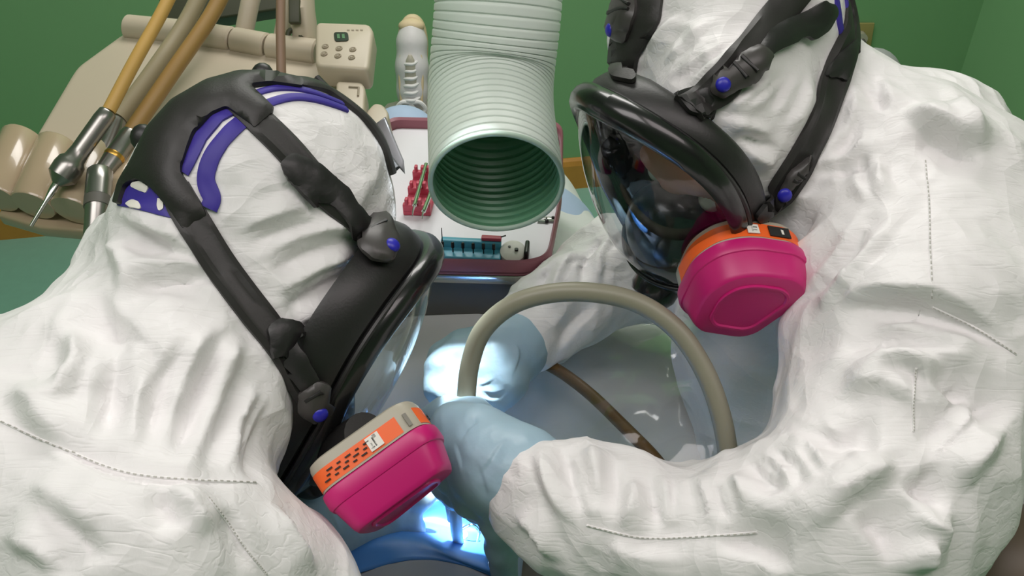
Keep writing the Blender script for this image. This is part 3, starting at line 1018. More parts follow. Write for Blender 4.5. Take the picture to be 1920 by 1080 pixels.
def facepiece(O, N, U, Fv, parent, sweep=5.8, sk=1.0):
    def loc(n, u, f): return O + N * n + U * u + Fv * f

    def fr0(n, u): return .100 - sweep * n * n - .55 * max(0, -u - .03) ** 1 * .25

    def rim(t, g=1.0):
        n = .083 * math.sin(t) * (1 + .13 * math.cos(t)); u = .122 * math.cos(t)
        return n * g, u * g
    K = 72
    T = [2 * math.pi * i / K for i in range(K)]
    # rubber skirt running back to the hood
    prof = [(1.00, .000), (1.045, -.004), (1.065, -.016), (1.045, -.032), (1.015, -.046), (.97, -.054), (.93, -.050), (.96, -.03), (.95, -.004)]
    rings = []
    for g, df in prof:
        rg = []
        for t in T:
            n, u = rim(t)
            g2 = 1 + (g - 1) * (sk if g > 1 else 1)
            rg.append(loc(n * g2, u * g2, fr0(n, u) + df * sk * (1 - .25 * abs(math.sin(t)))))
        rings.append(rg)
    MB().loft(rings + [rings[0]], cap=False).build('face_seal', M_RUB, parent)
    # moulded frame around the lens
    rings = []
    for t in T:
        n, u = rim(t)
        rg = []
        for k in range(12):
            a = 2 * math.pi * k / 12
            ca, sa = math.cos(a), math.sin(a)
            w_ = .0058 + .0040 * max(0, math.cos(t)) ** 2; h_ = .0095 + .003 * max(0, math.cos(t))
            g = 1 + .0 + (ca * w_) / .1
            rg.append(loc(n * g, u * g, fr0(n, u) + .010 + sa * h_))
        rings.append(rg)
    rings.append(rings[0])
    MB().loft(rings, cap=False).build('lens_frame', M_FRAMEBLK, parent)
    # inner groove line of the frame
    MB().tube([loc(*rim(t, 1.035), fr0(*rim(t)) + .003) for t in T] + [loc(*rim(T[0], 1.035), fr0(*rim(T[0])) + .003)], .0026, 8, False).build('frame_bead', M_RUB, parent)

    def bulge(n, u, rho): return fr0(n, u) + .012 + .030 * (1 - rho ** 2.4) ** .8

    def shell(u0, u1, name, m, extra=0.0):
        R = 26; Q = 36
        V = []; Fc = []
        for i in range(R + 1):
            u = u0 + (u1 - u0) * i / R
            c_ = max(-1, min(1, u / .1205)); nm = .0815 * math.sqrt(max(0, 1 - c_ * c_)) * (1 + .13 * c_)
            for j in range(Q + 1):
                x = math.sin(math.pi / 2 * (-1 + 2 * j / Q)); n = nm * x
                rho = math.sqrt(min(1, c_ * c_ + x * x * (1 - c_ * c_)))
                V.append(loc(n, u, bulge(n, u, rho) + extra))
        for i in range(R):
            for j in range(Q):
                a = i * (Q + 1) + j
                Fc.append((a, a + 1, a + Q + 2, a + Q + 1))
        return put(name, V, Fc, m, parent)
    shell(-.074, .1204, 'visor', M_LENS)
    ch = shell(-.1204, -.070, 'chin_housing', M_FRAMEBLK, .0018)
    md = ch.modifiers.new('thick', 'SOLIDIFY'); md.thickness = .004; md.offset = 0
    # inner lip of the seal, between frame and face
    rings = []
    for g, df in ((.965, .006), (.93, -.002), (.86, -.012), (.79, -.022), (.77, -.027), (.81, -.028), (.90, -.014), (.955, .000)):
        rings.append([loc(rim(t)[0] * g, rim(t)[1] * g, fr0(*rim(t)) + df) for t in T])
    MB().loft(rings + [rings[0]], cap=False).build('inner_lip', M_RUB, parent)
    # nose cup inside
    prof = []
    MB().ball(loc(0, -.052, .088), .04, 28, (N, U, Fv), (.046, .056, .040)).build('nose_cup', M_CUP, parent)
    MB().lathe(loc(0, -.090, .118), Fv - U * .5, [(0, .022), (.012, .022), (.018, .019), (.020, .012)], 28).build('exhalation_valve', M_FRAMEBLK, parent)
    return loc


def with_seal(P, F, parent):
    """hood and rubber skirt together, so straps and buckles can lie on either"""
    o = [c for c in parent.children if c.name.startswith('face_seal')][0]
    off = wloc(o)
    V = [tuple(v.co + off) for v in o.data.vertices]
    n = len(P)
    return BVHTree.FromPolygons(P.tolist() + V, F.tolist() + [tuple(i + n for i in p.vertices) for p in o.data.polygons])


# ---- left respirator
resp_l = thing('respirator', LM_O, 'black full-face respirator with magenta cartridge on the person seen from behind at left', 'respirator')
loc_l = facepiece(LM_O, LM_N, LM_U, LM_F, resp_l)
T_ = with_seal(LP, LF, resp_l)
hub = [(222, 384), (232, 345), (258, 300), (285, 245), (330, 195), (390, 160), (450, 143), (505, 143), (565, 156), (566, 170), (505, 162), (470, 167), (515, 212), (478, 246), (427, 206), (400, 219),
       (370, 250), (348, 300), (342, 325), (392, 402), (342, 436), (305, 370), (288, 351), (265, 338), (243, 348), (231, 386)]
patch(T_, round_poly(hub, 8), .0055, 'harness_plate', M_STRAP, resp_l, off=.0025, step=10, dome=.002)
ribbon(T_, [(445, 190), (520, 262), (600, 352), (690, 452)], .030, .0040, 'strap', M_STRAP, resp_l, .002, .0009, [(0, .022), (.4, .023), (1, .022)])
ribbon(T_, [(330, 355), (375, 440), (440, 540), (520, 640), (590, 752)], .027, .0040, 'strap', M_STRAP, resp_l, .002, .0009, [(0, .023), (.25, .023), (1, .022)])
ribbon(T_, [(540, 152), (600, 166), (660, 200), (712, 255), (748, 320)], .016, .0040, 'strap', M_STRAP, resp_l, .002)
# loose ends and tabs
patch(T_, round_poly([(523, 308), (545, 293), (592, 312), (640, 352), (690, 425), (660, 440), (618, 392), (584, 378), (582, 394), (562, 378), (535, 340)], 10), .004, 'strap_end', M_RUB, resp_l, off=.0065, step=9)
patch(T_, round_poly([(499, 655), (500, 618), (520, 597), (548, 602), (576, 630), (560, 636), (600, 712), (565, 728), (520, 668), (503, 680)], 8), .004, 'strap_end', M_RUB, resp_l, off=.0065, step=9)
buckle(T_, [(668, 470), (676, 425), (705, 408), (728, 425), (740, 470), (728, 500), (690, 498)], [[(682, 440), (700, 425)], [(684, 462), (712, 440)]], (722, 476), resp_l)
buckle(T_, [(556, 760), (560, 728), (590, 706), (612, 712), (606, 760), (582, 784)], [[(570, 738), (598, 720)]], (589, 760), resp_l)
# tongue standing off the far side
a_, n_ = hit(T_, 700, 245)
MB().tube(vspline([at(594, 146, .79), at(622, 175, .785), at(655, 207, .78), at(700, 262, .77), at(742, 318, .765)], 5), [.0032] * 8 + [.0045] * 13, 8).build('strap_end', M_RUB, resp_l)
q_ = [at(702, 232, .79), at(722, 218, .79), at(735, 250, .785), at(756, 300, .78), at(758, 325, .78), at(735, 300, .78)]
MB().prism(q_, FWD, .008, .002).build('buckle', M_BUCK, resp_l)
for c_, r_ in ((at(268, 258, .80), .011), (at(492, 140, .79), .0095)):
    MB().ball(c_, r_, 14, (RIGHT, UPV, FWD), (r_, r_ * 1.1, r_ * .8)).build('strap_lug', M_RUB, resp_l)
# purple lining
patch(T_, [(341, 322), (348, 298), (370, 248), (400, 217), (426, 205), (440, 216), (418, 228), (388, 264), (364, 312), (354, 330)], .0016, 'lining', M_PURP, resp_l, off=.0012, step=8)
ribbon(T_, [(462, 222), (424, 256), (396, 298), (386, 338), (399, 372), (392, 390)], .0125, .0014, 'lining', M_PURP, resp_l, .0012)
ribbon(T_, [(468, 180), (515, 167), (570, 170), (640, 196)], .0060, .0014, 'lining', M_PURP, resp_l, .0012)
ribbon(T_, [(488, 200), (540, 184), (590, 187), (648, 207)], .0072, .0014, 'lining', M_PURP, resp_l, .0012)
patch(T_, [(222, 386), (232, 356), (258, 340), (285, 352), (308, 380), (332, 412), (300, 404), (262, 394)], .0016, 'lining', M_PURP, resp_l, off=.0006, step=7)
for pl in ([(252, 345), (268, 341), (284, 352), (278, 366), (250, 352)], [(240, 384), (252, 377), (266, 384), (268, 394), (244, 391)], [(300, 372), (309, 378), (309, 394), (300, 398), (297, 386)]):
    patch(T_, round_poly(pl, 5), .0012, 'lining_cutout', M_WHT, resp_l, off=.0022, step=6)

# cartridges
e1 = cv(.79, .61, .0); AL = cv(.58, -.76, .28); e2 = AL.cross(e1).normalized(); e1 = e2.cross(AL).normalized()
if e2.dot(FWD) > 0: e2 = -e2
tz = round_poly([(-.044, -.034), (.042, -.022), (.046, .0), (.042, .024), (-.044, .036), (-.048, 0)], .018, 4)
CL = at(728, 878, .665)
outl = [CL + e1 * x - e2 * (-y) for x, y in tz]
near = [i for i, p in enumerate(outl) if (p - CL).dot(FWD) < 0]


def mirror(p, O, N): return p - N * (2 * (p - O).dot(N))


def near_span(outl, c, dirs):
    s = [(p - c).normalized().dot(dirs) for p in outl]
    return s


def lab(outl, c, spans):
    """index runs of the rim, found by the direction they face"""
    return spans


def rim_resample(outl, n=64):
    P = outl + [outl[0]]
    L = [0]
    for a, b in zip(P[:-1], P[1:]): L.append(L[-1] + (b - a).length)
    out = []; j = 0
    for i in range(n):
        s = L[-1] * i / n
        while L[j + 1] < s: j += 1
        out.append(P[j].lerp(P[j + 1], (s - L[j]) / (L[j + 1] - L[j] + 1e-12)))
    return out


outl = rim_resample(outl, 64)
# start the index at the rim point furthest left in the picture, going along the near side
st = min(range(64), key=lambda i: to_pix(outl[i])[0])
outl = outl[st:] + outl[:st]
if to_pix(outl[8])[2] > to_pix(outl[-8])[2]: outl = [outl[0]] + outl[1:][::-1]
ink = [(4 + k * .9 // 1, .2 + .2 * (k % 3), -.012 - .0032 * (k % 3), .0045 if k % 2 else .006, .0011, M_INK, 'print_line') for k in range(14)]
cart_l = cartridge(outl, AL, resp_l,
                   [(-3, 18, -.0215, -.0085, 'label', M_ORG), (22, 34, -.0215, -.0085, 'label', M_ORG)],
                   [(13, .0, -.0150, .0105, .0105, M_WHT, 'label_square'), (13, .0, -.0150, .0012, .0070, M_INK, 'label_mark'), (12, .7, -.0165, .0050, .0013, M_INK, 'label_mark'), (12, .4, -.013, .0012, .0050, M_INK, 'label_mark'),
                    (13, .4, -.0185, .0026, .0026, M_INK, 'label_mark'), (27, .3, -.0145, .0075, .0014, M_INK, 'print_line'), (27, .5, -.0125, .0055, .0012, M_INK, 'print_line'),
                    (19, .6, -.0145, .0030, .010, M_GREYD, 'print_line')] + [(int(3 + .62 * k), (3 + .62 * k) % 1, -.0118 - .0030 * (k % 3), .0030 if k % 2 else .0046, .0010, M_INK, 'print_line') for k in range(16)])
cartridge([mirror(p, LM_O, LM_N) for p in outl], AL - LM_N * (2 * AL.dot(LM_N)), resp_l, [(0, 20, -.0215, -.0085, 'label', M_ORG)], [])
# adaptor tubes from mask to cartridges
MB().tube([loc_l(.035, -.075, .105), CL - AL * .03], .017, 20).build('inhalation_port', M_RUB, resp_l)
MB().tube([loc_l(-.035, -.075, .105), mirror(CL, LM_O, LM_N) - (AL - LM_N * (2 * AL.dot(LM_N))) * .03], .017, 20).build('inhalation_port', M_RUB, resp_l)

# ---- right respirator
resp_r = thing('respirator', RM_O, 'black full-face respirator with clear visor and magenta cartridge on the person at right', 'respirator')
loc_r = facepiece(RM_O, RM_N, RM_U, RM_F, resp_r, 3.6, .55)
T_ = with_seal(RP, RF, resp_r)
patch(T_, round_poly([(1162, -12), (1246, -12), (1240, 40), (1218, 76), (1197, 112), (1192, 160), (1143, 150), (1150, 80)], 12), .005, 'strap', M_STRAP, resp_r, off=.002, step=10)
buckle(T_, [(1150, 60), (1166, -4), (1205, -10), (1207, 20), (1188, 75), (1162, 82)], [[(1166, 12), (1202, 16)], [(1164, 26), (1198, 30)]], (1168, 56), resp_r)
ribbon(T_, [(1506, -30), (1440, 50), (1392, 115), (1338, 172), (1290, 205)], .028, .004, 'strap', M_STRAP, resp_r, .002, .0007)
patch(T_, round_poly([(1398, 128), (1432, 70), (1470, 40), (1530, 6), (1552, 8), (1556, 30), (1540, 58), (1512, 82), (1502, 74), (1440, 108), (1412, 140)], 9), .004, 'strap_end', M_RUB, resp_r, off=.0065, step=9)
patch(T_, round_poly([(1262, 180), (1326, 156), (1345, 188), (1338, 225), (1290, 215)], 8), .005, 'strap_lug', M_RUB, resp_r, off=.002, step=9)
buckle(T_, [(1328, 172), (1340, 138), (1418, 96), (1438, 116), (1402, 152), (1352, 186)], [[(1385, 116), (1405, 138)], [(1372, 124), (1392, 148)]], (1350, 163), resp_r)
ribbon(T_, [(1592, 20), (1588, 70), (1572, 120), (1545, 195), (1512, 275), (1476, 340), (1432, 402)], .026, .004, 'strap', M_STRAP, resp_r, .002, .0007)
patch(T_, round_poly([(1536, 140), (1560, 104), (1592, 78), (1600, 84), (1590, 150), (1580, 162), (1560, 150), (1540, 150)], 7), .004, 'strap_end', M_RUB, resp_r, off=.0065, step=9)
patch(T_, round_poly([(1412, 404), (1440, 368), (1470, 360), (1482, 378), (1424, 420)], 7), .005, 'strap_lug', M_RUB, resp_r, off=.002, step=9)
buckle(T_, [(1446, 378), (1470, 318), (1508, 290), (1526, 296), (1492, 352), (1462, 386)], [[(1482, 318), (1502, 330)], [(1476, 328), (1496, 342)]], (1464, 358), resp_r)
ribbon(T_, [(1564, -20), (1570, 20), (1576, 66)], .0075, .0014, 'lining', M_PURP, resp_r, .0012)
ribbon(T_, [(1582, -20), (1586, 10), (1588, 36)], .0045, .0014, 'lining', M_PURP, resp_r, .0012)
ribbon(T_, [(1586, -30), (1594, 10), (1598, 50), (1596, 96)], .012, .004, 'harness_plate', M_STRAP, resp_r, .002)
AR = cv(.05, -.76, .66)
CRc = at(1395, 515, .735)
outr = [on_plane(x, y, CRc, AR) for x, y in round_poly([(1268, 560), (1298, 496), (1350, 462), (1412, 452), (1494, 464), (1518, 484), (1512, 512), (1405, 588), (1372, 596), (1284, 582)], 26, 4)]
outr = rim_resample(outr, 64)
st = min(range(64), key=lambda i: to_pix(outr[i])[0])
outr = outr[st:] + outr[:st]
if to_pix(outr[8])[1] > to_pix(outr[-8])[1]: outr = [outr[0]] + outr[1:][::-1]
cartridge(outr, AR, resp_r, [(2, 31, -.0230, -.0085, 'label', M_ORG)],
          [(20, .2, -.0155, .0095, .0095, M_WHT, 'label_square'), (20, .0, -.0155, .0012, .006, M_INK, 'label_mark'), (20, .5, -.0140, .0034, .0012, M_INK, 'label_mark'), (20, .6, -.0172, .0034, .0012, M_INK, 'label_mark'),
           (25, .2, -.0155, .0180, .0105, M_INK, 'label_square'), (26, .0, -.0155, .0045, .0050, M_WHT, 'label_mark'), (24, .6, -.0155, .0020, .0050, M_WHT, 'label_mark')])
MB().tube([loc_r(.035, -.075, .105), CRc - AR * .03], .017, 20).build('inhalation_port', M_RUB, resp_r)
# ------------------------------------------------------------------ gloved hands and the face behind the visor
M_GLOVE = mat('pale blue nitrile glove', rgb(158, 186, 202), .42, var=.05, vscale=30, bump=.25, bscale=90, sss=.05)
M_SKIN = mat('skin', rgb(178, 120, 100), .5, var=.08, vscale=60, sss=.08)
M_EYE = mat('eye white', rgb(225, 222, 215), .2, var=.02)
M_IRIS = mat('brown iris', rgb(60, 42, 30), .2, var=.1)


def hand(prims, ells, lo, hi, name, parent, seed, wr=None):
    f = Field(lo, hi, .0026)
    for c, ax, rd, k in ells: f.ell(c, ax, rd, k)
    for ch, k in prims: f.chain(ch, k)
    P, F = f.mesh(3)
    N = vnormals(P, F)
    D = crumple(P, N, .0007, 60, seed) * .6
    P = P + N * D[:, None]
    if wr:
        t = bvh(P, F)
        P, F = subdiv(P, F)
        N = vnormals(P, F)
        P = folds(P, N, t, wr)
    return put(name, P, F, M_GLOVE, parent)


def bb(pts, m):
    a = np.array([tuple(p) for p in pts])
    return a.min(0) - m, a.max(0) + m


# near hand of the right person, closed round the hose end
ch = [
    ([(at(1030, 930, .705), .033), (at(975, 890, .715), .034), (at(925, 868, .728), .036)], .02),
    ([(at(925, 868, .728), .034), (at(890, 815, .742), .022), (at(850, 795, .755), .0155), (at(828, 838, .772), .0130), (at(834, 905, .785), .0112), (at(848, 935, .80), .0096)], .012),   # index
    ([(at(920, 875, .726), .030), (at(868, 850, .738), .0165), (at(846, 888, .752), .0135), (at(858, 925, .772), .0115), (at(866, 940, .79), .0098)], .010),   # middle
    ([(at(930, 890, .722), .030), (at(893, 898, .732), .0155), (at(882, 938, .748), .0130), (at(896, 952, .77), .0115), (at(914, 962, .79), .0098)], .009),   # ring
    ([(at(950, 910, .718), .026), (at(932, 938, .726), .0150), (at(936, 980, .745), .0142), (at(942, 1025, .775), .0138), (at(946, 1078, .81), .0125)], .009),  # little
    ([(at(930, 840, .745), .026), (at(885, 785, .775), .0165), (at(838, 776, .79), .0135), (at(806, 784, .795), .0108)], .012),   # thumb
]
allp = [p for c, k in ch for p, r in c]
lo, hi = bb(allp, .05)
glove_wr = [([(955, 818), (935, 840), (915, 872), (890, 900)], -.0016, .005), ([(900, 790), (880, 800), (860, 830)], -.0012, .005), ([(985, 850), (975, 885), (950, 930)], .0012, .004), ([(998, 850), (990, 885), (962, 940)], .0010, .004),
            ([(850, 820), (862, 855), (868, 890)], -.0012, .006), ([(890, 860), (905, 905), (915, 940)], -.0010, .006)]
hand(ch, [], lo, hi, 'glove', person_r, 2, glove_wr)
# far hand of the right person
ch = [
    ([(at(1000, 612, .96), .033), (at(955, 655, .935), .034), (at(905, 690, .915), .033)], .02),
    ([(at(915, 668, .92), .030), (at(865, 668, .915), .019), (at(828, 690, .905), .0150), (at(822, 728, .90), .0128), (at(840, 752, .905), .0112), (at(858, 760, .91), .0096)], .011),
    ([(at(920, 700, .91), .030), (at(872, 715, .90), .017), (at(848, 738, .895), .0135), (at(862, 760, .90), .0118), (at(878, 768, .905), .0098)], .010),
    ([(at(930, 720, .905), .026), (at(896, 742, .895), .0155), (at(880, 758, .895), .0125), (at(892, 770, .90), .0108), (at(904, 772, .905), .0092)], .009),
    ([(at(945, 715, .91), .024), (at(925, 748, .90), .0140), (at(914, 762, .90), .0110), (at(918, 772, .905), .0094)], .009),
    ([(at(925, 660, .93), .026), (at(868, 650, .935), .0160), (at(830, 668, .93), .0130), (at(815, 705, .925), .0105)], .011),
]
allp = [p for c, k in ch for p, r in c]
lo, hi = bb(allp, .05)
hand(ch, [], lo, hi, 'glove', person_r, 4, [([(900, 730), (925, 735), (950, 728)], .0016, .004), ([(898, 742), (920, 750), (940, 748)], .0014, .004), ([(892, 722), (910, 718), (930, 706)], .0012, .004), ([(960, 640), (972, 665), (955, 715)], .0018, .005)])
# hand of the left person at the patient's lip
ch = [
    ([(at(470, 960, .79), .034), (at(540, 970, .805), .034), (at(610, 965, .825), .034)], .02),
    ([(at(600, 955, .83), .032), (at(670, 945, .84), .0175), (at(735, 935, .85), .0140), (at(785, 935, .862), .0112), (at(803, 928, .87), .0092)], .010),
    ([(at(605, 965, .828), .032), (at(675, 970, .835), .0175), (at(725, 978, .845), .0142), (at(765, 985, .858), .0112), (at(782, 992, .866), .0094)], .010),
    ([(at(600, 980, .825), .030), (at(660, 992, .83), .0165), (at(705, 1000, .84), .0130), (at(742, 1000, .855), .0105), (at(760, 1003, .862), .009)], .009),
    ([(at(590, 990, .822), .026), (at(640, 1008, .825), .0145), (at(680, 1015, .835), .0115), (at(705, 1015, .845), .0095)], .009),
    ([(at(590, 945, .835), .028), (at(650, 915, .855), .0160), (at(715, 905, .865), .0130), (at(760, 915, .872), .0105)], .010),
]
allp = [p for c, k in ch for p, r in c]
lo, hi = bb(allp, .05)
hand(ch, [], lo, hi, 'glove', person_l, 6, [([(610, 940), (625, 970), (640, 1000)], .0014, .004), ([(628, 940), (645, 968), (662, 995)], .0012, .004), ([(590, 945), (600, 975), (612, 1005)], .0012, .004)])


def face(O, N, U, Fv, parent):
    """the wearer's head inside the hood and mask: brow, nose, lips, jaw, eyes"""
    def L(n, u, f): return O + N * n + U * u + Fv * f
    A = (N, U, Fv)
    f = Field(*bb([L(n, u, f_) for n in (-.09, .09) for u in (-.14, .12) for f_ in (-.06, .11)], .01), .003)
    f.ell(L(0, .010, .004), A, (.058, .060, .064), .02)
    f.ell(L(0, -.045, .020), A, (.050, .065, .056), .03)
    f.ell(L(0, .035, .062), A, (.045, .014, .016), .02)
    f.chain([(L(0, .025, .076), .008), (L(0, -.006, .094), .010), (L(0, -.018, .096), .012)], .012)
    for s in (-1, 1):
        f.ell(L(s * .011, -.020, .088), A, (.008, .007, .009), .006)
        f.ell(L(s * .031, .016, .082), A, (.017, .011, .014), .012, True)
        f.ell(L(s * .030, .014, .062), A, (.015, .012, .013), .004)
        f.ell(L(s * .040, -.015, .055), A, (.022, .018, .018), .02)
    f.ell(L(0, -.048, .078), A, (.023, .006, .008), .006)
    f.ell(L(0, -.058, .077), A, (.020, .006, .008), .006)
    f.ell(L(0, -.088, .060), A, (.026, .018, .018), .02)
    P, F = f.mesh(2)
    fo = put('face', P, F, M_SKIN, parent, label='skin seen through the visor')
    for s in (-1, 1):
        e = MB().ball(L(s * .030, .014, .066), .0115, 16).build('eye', M_EYE, fo)
    for s in (-1, 1):
        c = L(s * .030, .014, .066); d = (Fv - U * .45).normalized()
        MB().ball(c + d * .0095, .005, 12, (d.orthogonal().normalized(), d.cross(d.orthogonal().normalized()), d), (.0055, .0055, .003)).build('iris', M_IRIS, fo)


_q = Matrix.Rotation(math.radians(20), 3, RM_N)
_f = _q @ RM_F
if _f.z > RM_F.z: _q = Matrix.Rotation(math.radians(-20), 3, RM_N)
face(RM_O - RM_F * .004, RM_N, _q @ RM_U, _q @ RM_F, person_r)
face(LM_O - LM_F * .002, LM_N, LM_U, LM_F, person_l)
# ------------------------------------------------------------------ suction duct
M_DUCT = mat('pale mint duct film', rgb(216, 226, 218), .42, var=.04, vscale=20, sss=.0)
M_DUCTIN = mat('green duct inside', rgb(96, 150, 116), .45, var=.05, vscale=20)  # inner wall of the duct, a darker green than its outside
M_WIRE = mat('duct rib', rgb(172, 194, 178), .4, var=.04)
DC = [at(931, 345, .88), at(920, 180, .945), at(934, 10, .93), at(945, -240, .90)]
dp = vspline(DC, 40)
dl = [0]
for a, b in zip(dp[:-1], dp[1:]): dl.append(dl[-1] + (b - a).length)
DL = dl[-1]
pitch = .0088
nst = int(DL / (pitch / 8))


def dpos(s):
    i = min(int(np.searchsorted(dl, s)), len(dl) - 1); i = max(i, 1)
    return dp[i - 1].lerp(dp[i], (s - dl[i - 1]) / (dl[i] - dl[i - 1] + 1e-9))


duct = thing('suction_duct', dp[0], 'wide ribbed pale mint suction hose hanging open end down between the two people', 'hose')
R0 = .0635
ctr = [dpos(DL * i / nst) for i in range(nst + 1)]
SEG = 72
# mouth tilted towards the viewer: the frame at the mouth differs from the path direction
MOUTH_N = cv(.02, -.76, .62)


def ringset(rad, i0=0):
    out = []
    a = None
    for i in range(i0, nst + 1):
        t = (ctr[min(i + 1, nst)] - ctr[max(i - 1, 0)]).normalized()
        s = DL * i / nst
        k = max(0, 1 - s / .20); k = k * k * (3 - 2 * k)
        t = (t * (1 - k) - MOUTH_N * k).normalized()
        a = (RIGHT - t * RIGHT.dot(t)).normalized(); b = t.cross(a)
        r = rad(s)
        out.append([ctr[i] + (a * math.cos(2 * math.pi * j / SEG) + b * math.sin(2 * math.pi * j / SEG)) * (r(j) if callable(r) else r) for j in range(SEG)])
    return out


def rib(s):
    ph = (s / pitch) % 1.0
    return R0 + .0008 - .0022 * max(0, 1 - abs(ph - .5) / .16) ** 1.5


outer = ringset(rib)
MB().loft(outer, cap=False).build('duct_wall', M_DUCT, duct)
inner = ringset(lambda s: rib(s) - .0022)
o = MB().loft([r[::-1] for r in inner], cap=False).build('duct_inner_wall', M_DUCTIN, duct)
t0 = -MOUTH_N
a = (RIGHT - t0 * RIGHT.dot(t0)).normalized(); b = t0.cross(a)
MB().tube([ctr[0] + (a * math.cos(2 * math.pi * j / 72) + b * math.sin(2 * math.pi * j / 72)) * (R0 - .0006) for j in range(73)], .0026, 10, False).build('mouth_rim', M_WIRE, duct)

# ------------------------------------------------------------------ hoses at the patient
M_HOSE = mat('grey suction hose', rgb(138, 136, 118), .42, var=.05)
M_COLLAR = mat('dark hose cuff', rgb(88, 84, 74), .5, var=.05)
hs = thing('suction_hose', at(875, 760, .78), 'thick grey suction hose arching from the gloved hand over the patient', 'hose')
hp = vspline([at(872, 800, .785), at(874, 748, .785), at(882, 680, .78), at(908, 616, .772), at(972, 566, .763), at(1070, 547, .755), at(1180, 562, .748), at(1262, 612, .742), at(1318, 690, .738), at(1352, 780, .736), at(1368, 880, .738), at(1376, 1000, .76), at(1400, 1150, .80)], 8)
MB().tube(hp[8:], .0082, 18).build('hose_tube', M_HOSE, hs)
MB().tube(hp[:9], .0090, 18).build('hose_cuff', M_COLLAR, hs)
M_BROWN = mat('brown rubber tube', rgb(92, 66, 26), .5, var=.12, vscale=80)
tb = MB().tube(vspline([at(1026, 683, .955), at(1060, 703, .94), at(1110, 742, .92), at(1170, 800, .89), at(1225, 856, .86), at(1262, 905, .845)], 7), .0062, 12).build('rubber_tube', M_BROWN)
tag(tb, 'thin dark brown rubber tube lying slanted on the patient drape under the grey hose', 'tube')
M_TIP = mat('white suction tip plastic', rgb(230, 232, 234), .35, var=.02)
tp = thing('suction_tip', at(856, 1000, .87), 'white plastic suction tip pointing from the gloved hand into the patient mouth', 'suction tip')
MB().tube(vspline([at(852, 905, .812), at(853, 950, .83), at(857, 1000, .855), at(862, 1028, .872)], 6), [.0058] * 13 + [.0052] * 6, 14).build('tip_tube', M_TIP, tp)
MB().tube([at(838, 925, .825), at(840, 945, .836), at(845, 975, .852)], .0030, 10).build('saliva_tube', M_TIP, tp)

# ------------------------------------------------------------------ instrument tray on its table
M_MAUVE = mat('mauve tray plastic', rgb(150, 92, 104), .4, var=.06)
M_PAPER = mat('white tray paper', rgb(222, 220, 226), .6, var=.03, bump=.05)
M_CHROME = mat('polished steel', rgb(205, 205, 200), .18, metal=1.0, var=.05)
M_DGREY = mat('dark grey table underside', rgb(88, 86, 80), .5, var=.06)
TZ = 1.0
tpoly = round_poly([(722, 236), (1056, 244), (1054, 380), (1030, 500), (985, 512), (705, 505), (690, 400)], 26, 5)
tray = thing('instrument_tray', on_z(880, 370, TZ), 'mauve rimmed tray lined with white paper behind the duct mouth', 'tray')
tp3 = [on_z(x, y, TZ) for x, y in tpoly]
cen = sum(tp3, Vector()) / len(tp3)
UPZ = Vector((0, 0, 1))
tp_in = [cen + (p - cen) * .955 for p in tp3]
MB().prism(tp3, -UPZ, .004).build('tray_base', M_MAUVE, tray, smooth=False)
rr = [[p + UPZ * z for p in loop] for loop, z in ((tp3, -.002), (tp3, .013), ([cen + (p - cen) * .985 for p in tp3], .0155), ([cen + (p - cen) * .965 for p in tp3], .013), (tp_in, .001))]
MB().loft([list(r) for r in rr], cap=False).build('tray_rim', M_MAUVE, tray)
MB().prism([cen + (p - cen) * .95 + UPZ * .0012 for p in tp3], UPZ, .0008).build('paper_liner', M_PAPER, tray, smooth=False)
tbl = thing('tray_table', cen - UPZ * .05, 'dark grey bracket table with steel edge carrying the instrument tray', 'table')
tb3 = [cen + (p - cen) * .99 - UPZ * .006 for p in tp3]
MB().prism(tb3, -UPZ, .012, .002).build('table_top', M_CHROME, tbl)
MB().prism([cen + (p - cen) * .93 - UPZ * .018 for p in tp3], -UPZ, .055, .006).build('table_body', M_DGREY, tbl)
MB().tube([cen + Vector((-.05, .06, -.055)), cen + Vector((-.25, .16, -.08)), cen + Vector((-.30, .20, -.25)), cen + Vector((-.30, .20, -.98))], .022, 16).build('support_arm', M_DGREY, tbl)

# things on the tray
M_BLK = mat('black plastic', rgb(26, 26, 28), .4, var=.1)
M_BLUEB = mat('blue endo block plastic', rgb(86, 168, 194), .35, var=.08)
M_PINK = mat('pink instrument cassette', rgb(196, 74, 96), .4, var=.08)
zt = TZ + .0022
c0 = on_z(822, 490, zt); c1 = on_z(938, 496, zt)
bx = (c1 - c0).normalized(); by = UPZ.cross(bx).normalized()
eb = thing('file_block', (c0 + c1) / 2, 'blue plastic block holding upright dental files on the tray', 'block')
L_ = (c1 - c0).length
mid = (c0 + c1) / 2 + by * .012
MB().box(mid + UPZ * .004, L_, .026, .008, (bx, by, UPZ), .0015).build('block_base', M_BLUEB, eb)
MB().box(mid + by * .008 + UPZ * .012, L_ * .98, .008, .010, (bx, by, UPZ), .0015).build('block_back', M_BLUEB, eb)
for k in range(6):
    p = mid + bx * (L_ * (-.44 + .165 * k)) + by * -.004 + UPZ * .008
    f_ = MB().lathe(p, UPZ, [(-.002, .0008), (.006, .0008), (.006, .0018), (.012, .0018), (.013, .001)], 10).build('file', M_BLK, eb)
MB().lathe(mid + bx * (-L_ * .45) + UPZ * .01, UPZ, [(0, .0006), (.026, .0005)], 8).build('file', M_BLK, eb)
pc = thing('file_stopper', mid + bx * (L_ * .40) + by * .01 + UPZ * .02, 'small pink stopper strip lying on top of the blue file block', 'stopper')
MB().box(mid + bx * (L_ * .33) + by * .009 + UPZ * .0195, .022, .007, .004, (bx, by, UPZ), .001).build('stopper_strip', M_PINK, pc)
MB().tube([mid + bx * (L_ * .42) + by * .009 + UPZ * .020, mid + bx * (L_ * .56) + by * .012 + UPZ * .022], .0008, 8).build('stopper_wire', M_BLK, pc)
w0 = on_z(962, 482, zt)
